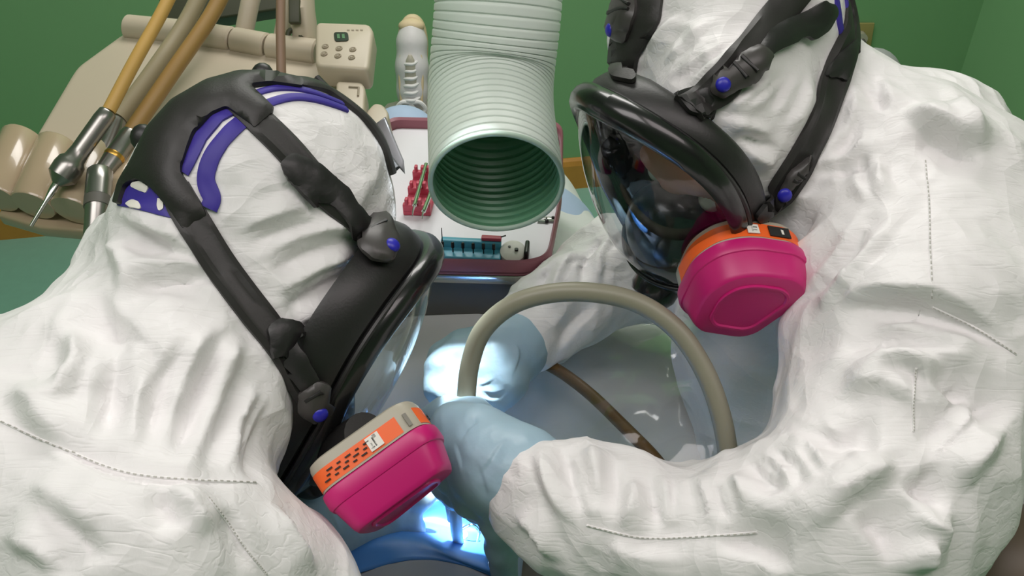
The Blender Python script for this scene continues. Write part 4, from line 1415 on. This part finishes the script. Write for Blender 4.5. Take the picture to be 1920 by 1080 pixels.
gg = thing('measuring_gauge', w0, 'small white finger gauge with black end beside the blue block', 'gauge')
MB().lathe(w0 + UPZ * .002, (UPZ + Vector((0, -.35, 0))).normalized(), [(0, .013), (.004, .015), (.009, .014), (.011, .010)], 24).build('gauge_disc', M_WHT, gg)
MB().box(w0 + bx * .015 + UPZ * .008, .005, .024, .016, (bx, by, UPZ), .002).build('gauge_end', M_BLK, gg)
for k, (q, r_) in enumerate(((.004, .0022), (-.004, .0016), (.000, .0012))):
    MB().lathe(w0 + UPZ * .0125 + bx * q + by * (-.004 + .004 * k), UPZ, [(0, r_), (.0018, r_)], 12).build('gauge_hole', M_BLK, gg)
for k, (x, y) in enumerate(((1016, 417), (1028, 411), (1034, 416))):
    p = on_z(x, y, zt)
    o_ = thing('bur', p, ('short dark bur lying on the tray paper nearest the duct mouth', 'middle one of three dark burs on the tray paper', 'dark bur nearest the tray rim at right')[k], 'bur', 'burs on the tray')
    MB().tube([p + UPZ * .002 - bx * .005, p + UPZ * .002 + bx * .004], .0016, 8).build('shank', M_CHROME, o_)
    MB().ball(p + UPZ * .002 + bx * .0055, .0024).build('bur_head', M_BLK, o_)
k0 = on_z(756, 404, zt); k1 = on_z(808, 406, zt); k2 = on_z(754, 330, zt)
kx = (k1 - k0).normalized(); ky = UPZ.cross(kx)
ck = thing('instrument_cassette', (k0 + k1) / 2, 'pink plastic cassette with notched rails on the tray beside the duct', 'cassette')
kl = (k1 - k0).length; kd = (k2 - k0).length * .9
kc = k0 + kx * kl / 2 + ky * kd / 2
MB().box(kc + UPZ * .003, kl, kd, .006, (kx, ky, UPZ), .0015).build('cassette_base', M_PINK, ck)
for q in (-.46, 0, .46):
    m_ = MB()
    m_.box(kc + ky * (kd * q) + UPZ * .010, kl, .007, .010, (kx, ky, UPZ), .0015)
    rl = m_.build('cassette_rail', M_PINK, ck)
    for j in range(4):
        MB().box(kc + ky * (kd * q) + kx * (kl * (-.36 + .24 * j)) + UPZ * .018, kl * .12, .007, .008, (kx, ky, UPZ), .0012).build('rail_tooth', M_PINK, rl)
for k, (A_, B_) in enumerate((((799, 308), (773, 400)), ((812, 350), (791, 405)))):
    p = on_z(A_[0], A_[1], zt + .020); q = on_z(B_[0], B_[1], zt + .022)
    o_ = thing('dental_probe', q, ('steel dental probe laid across the pink cassette, left of its neighbour', 'steel dental probe half hidden by the duct, across the pink cassette')[k], 'instrument', 'probes on the cassette')
    MB().tube([p, p.lerp(q, .85)], .0026, 10).build('handle', M_CHROME, o_)
    MB().tube([p.lerp(q, .84), p.lerp(q, .95), q - UPZ * .004], [.0016, .001, .0005], 8).build('probe_tip', M_CHROME, o_)

# pale sheet beside the tray
M_SHEET = mat('pale blue-grey barrier sheet', rgb(186, 198, 206), .5, var=.03, vscale=8)
def sheet(rows, name, m, nu=6, nv=6, amp=0.0, seed=0, scale=30, parent=None, thick=.0012):
    R = [vspline([at(*p) for p in r], nu) for r in rows]
    n = len(R[0]); cols = [vspline([R[i][j] for i in range(len(R))], nv) for j in range(n)]
    m_ = len(cols[0])
    V = np.array([[tuple(p) for p in c] for c in cols]).reshape(-1, 3)
    F = np.array([[j * m_ + i, (j + 1) * m_ + i, (j + 1) * m_ + i + 1, j * m_ + i + 1] for j in range(n - 1) for i in range(m_ - 1)])
    if amp:
        N = vnormals(V, F)
        V = V + N * crumple(V, N, amp, scale, seed)[:, None]
    o = put(name, V, F, m, parent)
    if thick:
        md = o.modifiers.new('thick', 'SOLIDIFY'); md.thickness = thick; md.offset = 0
    return o


# ------------------------------------------------------------------ patient, chair and coverings
M_DRAPE = mat('pale grey patient drape', rgb(214, 215, 214), .6, var=.04, vscale=12, bump=.1, bscale=60)
M_JEAN = mat('light blue trousers', rgb(168, 186, 214), .7, var=.05, vscale=60)
M_DAM = mat('blue dental dam sheet', rgb(62, 122, 190), .45, var=.04, vscale=30)
M_GREYC = mat('grey face cover cloth', rgb(150, 148, 150), .6, var=.05)
M_VINYL = mat('stone grey chair vinyl', rgb(150, 146, 136), .45, var=.05)
pat = thing('person', (-.05, 1.2, .8), 'patient lying on the dental chair under a pale grey drape, white sneakers pointing up', 'person')
f = Field((-.40, .24, .60), (.34, 2.10, 1.02), .008)
f.ell((-.05, .43, .775), (Vector((1, 0, 0)), Vector((0, 1, 0)), UPZ), (.082, .11, .10), .02)
f.chain([(Vector((-.05, .52, .765)), .055), (Vector((-.05, .68, .77)), .07)], .03)
for s in (-1, 1):
    f.chain([(Vector((-.05 + s * .09, .74, .79)), .10), (Vector((-.05 + s * .08, 1.15, .77)), .11)], .05)
    f.chain([(Vector((-.05 + s * .19, .74, .79)), .06), (Vector((-.05 + s * .19, 1.00, .78)), .045), (Vector((-.06 + s * .10, 1.16, .84)), .036)], .03)
    f.chain([(Vector((-.08 + s * .075, 1.15, .76)), .09), (Vector((-.125 + s * .075, 1.50, .765)), .060), (Vector((-.142 + s * .082, 1.74, .655)), .038)], .04)
P, F = f.mesh(3)
put('body', P, F, M_JEAN, pat)
# drape over chest and legs
fd = Field((-.46, .52, .66), (.42, 1.62, 1.04), .0075)
for s in (-1, 1):
    fd.chain([(Vector((-.05 + s * .10, .77, .80)), .115), (Vector((-.09 + s * .07, 1.24, .78)), .105)], .08)
    fd.chain([(Vector((-.05 + s * .23, .72, .79)), .07), (Vector((-.06 + s * .18, 1.02, .80)), .06), (Vector((-.09 + s * .12, 1.27, .78)), .06)], .06)
fd.cone(Vector((-.05, .78, .82)), Vector((-.05, 1.0, .82)), .10, .11, .08)
P, F = fd.mesh(3)
P, F = subdiv(P, F)
N = vnormals(P, F)
P = P + N * crumple(P, N, .004, 9, 77)[:, None]
put('drape', P, F, M_DRAPE, pat, label='pale grey drape over the chest')
# sneakers
M_SNK = mat('white sneaker leather', rgb(208, 204, 204), .5, var=.05, vscale=50, bump=.1)
M_SOLE = mat('cream rubber sole', rgb(206, 186, 150), .6, var=.06)
M_LACE = mat('white laces', rgb(222, 220, 218), .7, var=.04)
M_SOCK = mat('black sock', rgb(30, 30, 34), .8, var=.1)
up = Vector((0.02, .18, .98)).normalized()


def sneaker(c, name_label, side):
    t = thing('sneaker', c, name_label, 'shoe', 'patient sneakers')
    X = Vector((1, 0, 0)) * .86; Z = up * .80; Y = up.cross(Vector((1, 0, 0))) * .86          # Y points away from the viewer: sole side
    f = Field(*bb([c + X * a + Z * b + Y * d for a in (-.06, .06) for b in (-.03, .28) for d in (-.07, .06)], .02), .004)
    f.chain([(c + Z * .02 + Y * .0, .030), (c + Z * .07 - Y * .008, .030), (c + Z * .13 + Y * .0, .032), (c + Z * .195 + Y * .014, .029), (c + Z * .225 + Y * .02, .022)], .02)
    P, F = f.mesh(2)
    put('upper', P, F, M_SNK, t)
    prof = [(-.030, .0), (-.034, .06), (-.037, .14), (-.038, .19), (-.030, .235), (-.012, .258), (.012, .258), (.030, .235), (.038, .19), (.037, .14), (.034, .06), (.030, .0), (.018, -.015), (-.018, -.015)]
    pl = [c + X * a + Z * b + Y * .024 for a, b in closed_spline(prof, 3)]
    MB().prism(pl, Y, .026, .006).build('sole', M_SOLE, t)
    cap = [c + X * a + Z * b + Y * d for a, b, d in [(-.026, .222, -.006), (-.012, .243, -.010), (.012, .243, -.010), (.026, .222, -.006), (.024, .235, .02), (0, .257, .022), (-.024, .235, .02)]]
    MB().ball(c + Z * .235 + Y * .018, .02, 16, (X, Z, Y), (.033, .020, .022)).build('toe_cap', M_SOLE, t)
    MB().ball(c + Z * .10 - Y * .036, .02, 14, (X, Z, Y), (.017, .075, .010)).build('tongue', M_GREYP, t)
    for s_ in (-1, 1):
        MB().tube(vspline([c + X * (s_ * .024) + Z * .04 - Y * .036, c + X * (s_ * .027) + Z * .10 - Y * .030, c + X * (s_ * .024) + Z * .165 - Y * .018, c + Z * .185 - Y * .020], 4), .0040, 8).build('eyelet_strip', M_SOLE, t)
    for k in range(6):
        b = .05 + .019 * k
        w_ = .020 - .0006 * k
        d = -.050 + .0022 * k
        MB().tube(vspline([c + X * -w_ + Z * b + Y * (d + .012), c + X * -w_ * .4 + Z * (b + .004) + Y * d, c + X * w_ * .4 + Z * (b + .004) + Y * d, c + X * w_ + Z * (b + .009) + Y * (d + .012)], 3), .0042, 8).build('lace', M_LACE, t)
    for s in (-1, 1):
        MB().tube(vspline([c + Z * .045 - Y * .044, c + X * (s * .022) + Z * .05 - Y * .052, c + X * (s * .036) + Z * .03 - Y * .046, c + X * (s * .022) + Z * .018 - Y * .048, c + Z * .040 - Y * .046], 4), .0045, 8).build('lace_bow', M_LACE, t)
    MB().tube([c - Z * .02, c - Z * .05 - Y * .02, c - Z * .06 - Y * .08], [.034, .037, .040], 16).build('sock', M_SOCK, t)
    return t


s0 = at(775, 214, 2.04)
sneaker(s0, 'white lace-up sneaker pointing up left of the duct', -1)
sneaker(s0 + Vector((.165, .01, 0)), 'white lace-up sneaker hidden behind the duct', 1)

# grey cloth over eyes and nose
cl = sheet([[(560, 1190, .72), (700, 1170, .70), (820, 1165, .70), (920, 1180, .71), (1010, 1200, .74)], [(590, 1120, .78), (720, 1082, .775), (810, 1072, .775), (890, 1090, .775), (960, 1120, .79)], [(640, 1078, .825), (730, 1050, .815), (805, 1042, .812), (880, 1056, .812), (935, 1080, .82)]], 'face_cover', M_GREYC, 6, 6, .001, 5, 30)
tag(cl, 'grey cloth over the patient eyes at the bottom edge of the frame', 'cloth')
dm = sheet([[(600, 1102, .80), (720, 1060, .800), (800, 1050, .800), (880, 1064, .800), (945, 1090, .805)],
            [(585, 1048, .822), (690, 1011, .826), (772, 1003, .828), (850, 1038, .812), (915, 1060, .808)],
            [(680, 1010, .895), (750, 992, .90), (800, 985, .902), (868, 1000, .898), (935, 1010, .885)],
            [(705, 962, .905), (768, 952, .91), (840, 932, .915), (900, 944, .905), (955, 965, .88)]], 'dental_dam', M_DAM, 8, 8, .0006, 8, 40)
tag(dm, 'blue rubber dental dam stretched over the patient mouth, brightly lit', 'dental dam')
M_TOOTH = mat('tooth enamel', rgb(240, 236, 226), .2, var=.02)
tt = thing('tooth', at(868, 1008, .885), 'single bright tooth standing through the blue dam', 'tooth')
MB().lathe(at(868, 1012, .89), UPZ, [(-.004, .004), (.004, .0052), (.008, .0050), (.010, .003)], 14).build('crown', M_TOOTH, tt)
cp = thing('dam_clamp', at(885, 990, .885), 'small steel clamp gripping the tooth on the dam', 'clamp')
MB().tube(vspline([at(858, 1016, .878), at(862, 996, .876), at(884, 984, .872), at(898, 996, .876), at(894, 1020, .876)], 6), .0014, 8).build('clamp_bow', M_CHROME, cp)
for x in (858, 892):
    MB().box(at(x, 1018, .878), .010, .005, .0015, bevel=.0005).build('clamp_wing', M_CHROME, cp)
# clear plastic sheet over the chest
M_FILM = clear_mat('clear plastic film', (.96, .965, .97, 1), .09, 1.3, .035)
fm = sheet([[(985, 660, 1.00), (1080, 612, .99), (1200, 585, .96), (1310, 600, .93), (1440, 640, .90)], [(930, 740, .95), (1060, 715, .93), (1190, 690, .90), (1300, 695, .87), (1440, 730, .86)],
            [(900, 830, .90), (1050, 810, .88), (1190, 790, .84), (1310, 790, .815), (1430, 810, .82)], [(880, 930, .87), (1050, 910, .84), (1200, 900, .81), (1330, 900, .79), (1450, 900, .80)]], 'plastic_sheet', M_FILM, 12, 12, .006, 12, 13, thick=0)
tag(fm, 'creased clear plastic sheet spread over the patient chest under the hose arch', 'plastic sheet')
# dental chair
dch = thing('dental_chair', (-.05, 1.1, 0), 'stone grey reclined dental chair beneath the patient', 'dental chair')
MB().box((-.05, .42, .685), .22, .28, .07, bevel=.03).build('headrest', M_VINYL, dch)
MB().box((-.06, .90, .635), .40, .70, .09, bevel=.04).build('backrest', M_VINYL, dch)
MB().box((-.12, 1.58, .615), .36, .66, .09, bevel=.04).build('seat', M_VINYL, dch)
MB().lathe((-.05, 1.15, 0), UPZ, [(0, .32), (.05, .32), (.07, .28), (.08, .14), (.56, .13), (.60, .20)], 32).build('pedestal', M_VINYL, dch)
# stools
M_BRN = mat('brown stool vinyl', rgb(98, 84, 70), .5, var=.08)


def stool(c, z, label, m, arc):
    t = thing('stool', c, label, 'stool')
    c = Vector(c)
    MB().lathe(c + UPZ * (z - .07), UPZ, [(0, .17), (.02, .19), (.05, .19), (.07, .16)], 32).build('stool_seat', m, t)
    MB().lathe(c + UPZ * .08, UPZ, [(0, .028), (z - .15, .028)], 16).build('column', M_CHROME, t)
    for k in range(5):
        a = 2 * math.pi * k / 5
        lg = MB().tube([c + UPZ * .09, c + UPZ * .075 + Vector((math.cos(a), math.sin(a), 0)) * .27], [.024, .016], 10).build('leg', M_CHROME, t)
        MB().ball(c + UPZ * .032 + Vector((math.cos(a), math.sin(a), 0)) * .27, .032).build('castor', M_BLK, lg)
    if arc:
        pts = vspline([at(*p) for p in arc], 6)
        MB().tube(pts, .056, 18).build('arm_rest', m, t)
        MB().tube([pts[-1], c + Vector((.2, -.05, z - .05)), c + UPZ * (z - .06)], .014, 12).build('rest_bar', M_CHROME, t)


stool((-.57, .24, 0), .47, 'low stool under the person at left', M_VINYL, None)
stool((.60, .62, 0), .47, 'brown vinyl stool with padded rest at the lower right corner', M_BRN, [(1760, 1150, .74), (1840, 1092, .70), (1930, 1086, .70), (2060, 1090, .74)])
# ------------------------------------------------------------------ dental delivery unit behind the left person
M_BEIGE = mat('beige unit plastic', rgb(188, 176, 156), .42, var=.03, vscale=8)
M_TAN = mat('glossy tan holder plastic', rgb(168, 150, 124), .22, var=.05, coat=.5)
M_STEEL = mat('brushed steel handpiece', rgb(150, 148, 144), .28, metal=.9, var=.08)
M_GOLD = mat('brass ring', rgb(206, 160, 78), .28, metal=.9, var=.05)
M_OCHRE = mat('ochre handpiece hose', rgb(190, 152, 82), .45, var=.05)
M_OLIVE = mat('olive grey handpiece hose', rgb(152, 140, 112), .45, var=.05)
M_HBROWN = mat('tan brown handpiece hose', rgb(150, 118, 66), .45, var=.05)
M_TAUPE = mat('taupe hose', rgb(140, 112, 92), .5, var=.05)
M_DOLIVE = mat('dark olive parts', rgb(60, 62, 42), .5, var=.08)
UN = cv(-.06, .62, .78)                       # the top face of the unit looks up at the viewer
UC = at(350, 180, 1.26)


def U3(x, y, off=0.0):
    return on_plane(x, y, UC, UN) + UN * off


unit = thing('delivery_unit', U3(350, 200), 'beige dental delivery unit with control panel and handpiece holders behind the left person', 'dental unit')
top = round_poly([(58, 258), (138, 124), (232, 56), (300, 62), (640, 118), (640, 330), (420, 420), (190, 330)], 16, 4)
MB().prism([U3(x, y) for x, y in top], -UN, .055, .012).build('unit_body', M_BEIGE, unit)
# rolled back edge in segments
edge = [(240, 56), (345, 66), (440, 80), (505, 92), (600, 104)]
for (a, b) in zip(edge[:-1], edge[1:]):
    A_ = U3(*a, .004); B_ = U3(*b, .004)
    d = (B_ - A_).normalized() * .0012
    MB().tube([A_ + d, A_ + d * 3, B_ - d * 3, B_ - d], [.0165, .019, .019, .0165], 20).build('edge_roll', M_BEIGE, unit)
# rolled holders along the front
for k, (x0, y0, x1, y1) in enumerate(((52, 268, -2, 378), (118, 282, 66, 392), (190, 292, 140, 402), (258, 300, 216, 404))):
    A_ = U3(x0, y0, .01); B_ = U3(x1, y1, .006)
    ax = (B_ - A_).normalized(); sd = (U3(x0 + 30, y0 + 4) - U3(x0, y0)).normalized()
    nn = sd.cross(ax).normalized()
    if nn.dot(UN) < 0: nn = -nn
    sc = .030
    rings = []
    for q in (0.0, .03, .5, .97, 1.0):
        p = A_.lerp(B_, q); s_ = sc * (.93 if q in (0.0, 1.0) else 1)
        rg = []
        for j in range(24):
            a = 2 * math.pi * j / 24
            rg.append(p + sd * (math.cos(a) * s_) + nn * (math.sin(a) * s_ * .85))
        rings.append(rg)
    MB().loft(rings).build('handpiece_holder', M_TAN, unit)
MB().prism([U3(x, y, -.02) for x, y in ((-20, 382), (20, 300), (250, 320), (235, 420), (60, 405))], -UN, .02, .004).build('holder_rail', M_TAN, unit)
# control panel
pn = MB().prism([U3(x, y, .050) for x, y in round_poly([(606, 96), (704, 100), (712, 112), (704, 188), (606, 180)], 12, 4)], -UN, .035, .006).build('control_panel', M_BEIGE, unit)
MB().prism([U3(x, y, .0512) for x, y in round_poly([(640, 118), (666, 118), (668, 134), (642, 135)], 5, 3)], -UN, .004).build('display', mat('dark green display', rgb(22, 38, 24), .2, var=.3, vscale=300), pn)
for i in range(2):
    MB().prism([U3(x, y, .0517) for x, y in ((646 + 9 * i, 122), (651 + 9 * i, 122), (652 + 9 * i, 130), (647 + 9 * i, 130))], -UN, .001).build('display_digit', mat('green digit', rgb(40, 96, 46), .4, var=.1, emit=(.1, .6, .15, 1), estr=.08), pn)
M_BTN = mat('grey panel button', rgb(150, 138, 118), .5, var=.1)
for (x, y) in ((625, 144), (650, 148), (675, 150), (623, 158), (648, 162), (673, 165)):
    MB().lathe(U3(x, y, .050), UN, [(-.001, .0046), (.0012, .0046), (.0018, .0036), (.001, .0024), (.0018, .0016)], 16).build('button', M_BTN, pn)
for x in (664, 672, 680, 688):
    MB().prism([U3(a, b, .0506) for a, b in ((x, 112), (x + 5, 112.4), (x + 5, 114.4), (x, 114))], -UN, .001).build('panel_print', M_BTN, pn)
sb = MB().prism([U3(x, y, .035) for x, y in round_poly([(640, 190), (688, 192), (694, 204), (692, 250), (640, 246)], 8, 3)], -UN, .03, .004).build('side_box', M_BEIGE, unit)
MB().tube([U3(x, y, .0358) for x, y in ((664, 203), (682, 204), (681, 220))], .0014, 8).build('box_print', M_BTN, sb)
MB().prism([U3(x, y, .02) for x, y in round_poly([(690, 232), (706, 214), (722, 216), (734, 232), (726, 280), (692, 280)], 7, 3)], -UN, .04, .004).build('side_bracket', M_BEIGE, unit)
# arm post and struts
MB().tube([U3(572, 88, -.02), at(566, 20, 1.30), at(562, -60, 1.32)], .0185, 20).build('post', M_BEIGE, unit)
MB().box(at(553, 22, 1.285), .016, .01, .034, (RIGHT, FWD, UPV), .002).build('dark_slot_block', M_DOLIVE, unit)  # solid block, no recess cut: the recess's shade is put into its dark colour
MB().tube(vspline([U3(542, 98, .012), U3(548, 82, .02), U3(562, 80, .02), U3(574, 92, .014)], 4), .004, 8).build('clip', M_DOLIVE, unit)
MB().tube([U3(444, 70, -.02), at(470, 0, 1.34), at(490, -50, 1.36)], .0135, 14).build('strut', M_BEIGE, unit)
MB().tube([U3(515, 84, -.02), at(540, 0, 1.34), at(556, -50, 1.36)], .012, 14).build('strut', M_BEIGE, unit)
db = MB().prism([at(x, y, 1.62) for x, y in ((300, -60), (545, -60), (545, 14), (470, 26), (330, 46), (296, 44))], FWD, .05, .004).build('dark_plate', M_DOLIVE, unit)  # plain dark olive plate behind the struts

# handpieces, each with its hose
def handpiece(label, hose, hr, hm, body, prof, m, ring=None, tip=None):
    t = thing('handpiece', body[0], label, 'handpiece', 'handpieces on the delivery unit')
    MB().tube(vspline(hose, 8), hr, 14).build('hose', hm, t)
    ax = (body[1] - body[0]); L = ax.length
    MB().lathe(body[0], ax, [(q * L, r) for q, r in prof], 20).build('handle', m, t)
    if ring:
        MB().lathe(body[0], ax, [(ring * L, .0125), (ring * L + .003, .0132), (ring * L + .006, .0125)], 20).build('ring', M_GOLD, t)
    if tip:
        MB().tube(tip[0], tip[1], 10).build('tip', M_CHROME, t)
    return t


b0 = at(204, 208, 1.12); b1 = at(106, 345, 1.10)
handpiece('steel handpiece with ochre hose and long needle tip, leftmost on the unit', [at(345, -60, 1.20), at(300, 30, 1.17), at(250, 120, 1.14), b0], .0082, M_OCHRE, (b0, b1),
          [(0, .0085), (.02, .0105), (.12, .0115), (.55, .0112), (.66, .0125), (.70, .016), (.78, .0175), (.90, .017), (.95, .012), (1.0, .006)], M_STEEL, None,
          ([b1, at(98, 358, 1.095), at(86, 378, 1.09), at(58, 424, 1.085)], [.0052, .0048, .0026, .0022]))
b0 = at(222, 222, 1.19); b1 = at(188, 312, 1.17)
handpiece('steel handpiece with twin grey hoses in the middle of the unit', [at(400, -60, 1.30), at(350, 40, 1.27), at(290, 130, 1.23), b0], .0115, M_OLIVE, (b0, b1), [(0, .010), (.2, .013), (.5, .012), (.7, .014), (1, .011)], M_STEEL)
b0 = at(246, 248, 1.15); b1 = at(192, 326, 1.12)
t3 = handpiece('steel handpiece with brass ring and tan brown hose next to the black harness', [at(440, -60, 1.25), at(395, 30, 1.22), at(320, 140, 1.18), b0], .0105, M_HBROWN, (b0, b1), [(0, .0105), (.1, .012), (.6, .0125), (.8, .0115), (1, .011)], M_STEEL, .55)
b0 = at(188, 318, 1.10); b1 = at(178, 440, 1.06)
tq = thing('syringe', b0, 'grey cylindrical air-water syringe hanging upright beside the left hood', 'syringe')
MB().lathe(b0, b1 - b0, [(0, .012), (.003, .0145), (.02, .0150), (.040, .0150), (.041, .0138), (.055, .0138), (.056, .0132), (.14, .0115)], 20).build('syringe_body', M_STEEL, tq)
MB().lathe(b0, b1 - b0, [(.0405, .0152), (.0535, .0150)], 20).build('dark_band', M_DGREY, tq)
vh = MB().tube([at(527, -60, 1.13), at(526, 60, 1.12), at(528, 170, 1.11), at(530, 280, 1.12)], .0058, 14).build('hanging_hose', M_TAUPE)
tag(vh, 'straight taupe hose hanging vertically in front of the beige unit', 'hose')

# wall socket with plug, and grey stool back behind the right shoulder
def on_wall(px, py, off=0.0):
    return on_plane(px, py, WA + WN * off, WN)


so = thing('wall_socket', on_wall(1618, 64), 'tan wall socket plate on the green wall behind the right hood', 'socket')
M_PLATE = mat('tan socket plate', rgb(168, 152, 96), .5, var=.05)
MB().prism([on_wall(x, y, .001) for x, y in ((1592, 42), (1638, 42), (1630, 92), (1590, 92))], WN, .008, .002).build('plate', M_PLATE, so)
MB().tube([on_wall(1612, 68, .008), on_wall(1616, 74, .035)], .018, 14).build('plug', M_GREYP, so)
MB().tube(vspline([on_wall(1616, 74, .03), on_wall(1622, 90, .05), on_wall(1618, 120, .05), on_wall(1612, 200, .04)], 5), .008, 10).build('cord', M_DGREY, so)
sbk = thing('chair_back', (0.9, 1.7, 0), 'rounded grey chair back showing over the right white shoulder', 'chair')
c_ = at(1640, 150, 1.7)
MB().ball(c_, .05, 24, (RIGHT, UPV, FWD), (.052, .06, .03)).build('back_pad', mat('grey chair fabric', rgb(150, 154, 152), .7, var=.06), sbk)
MB().tube([c_ - UPZ * .04, Vector((c_.x, c_.y, .06))], .02, 12).build('post', M_DGREY, sbk)
MB().lathe((c_.x, c_.y, 0), UPZ, [(0, .2), (.03, .2), (.06, .05)], 24).build('chair_base', M_DGREY, sbk)
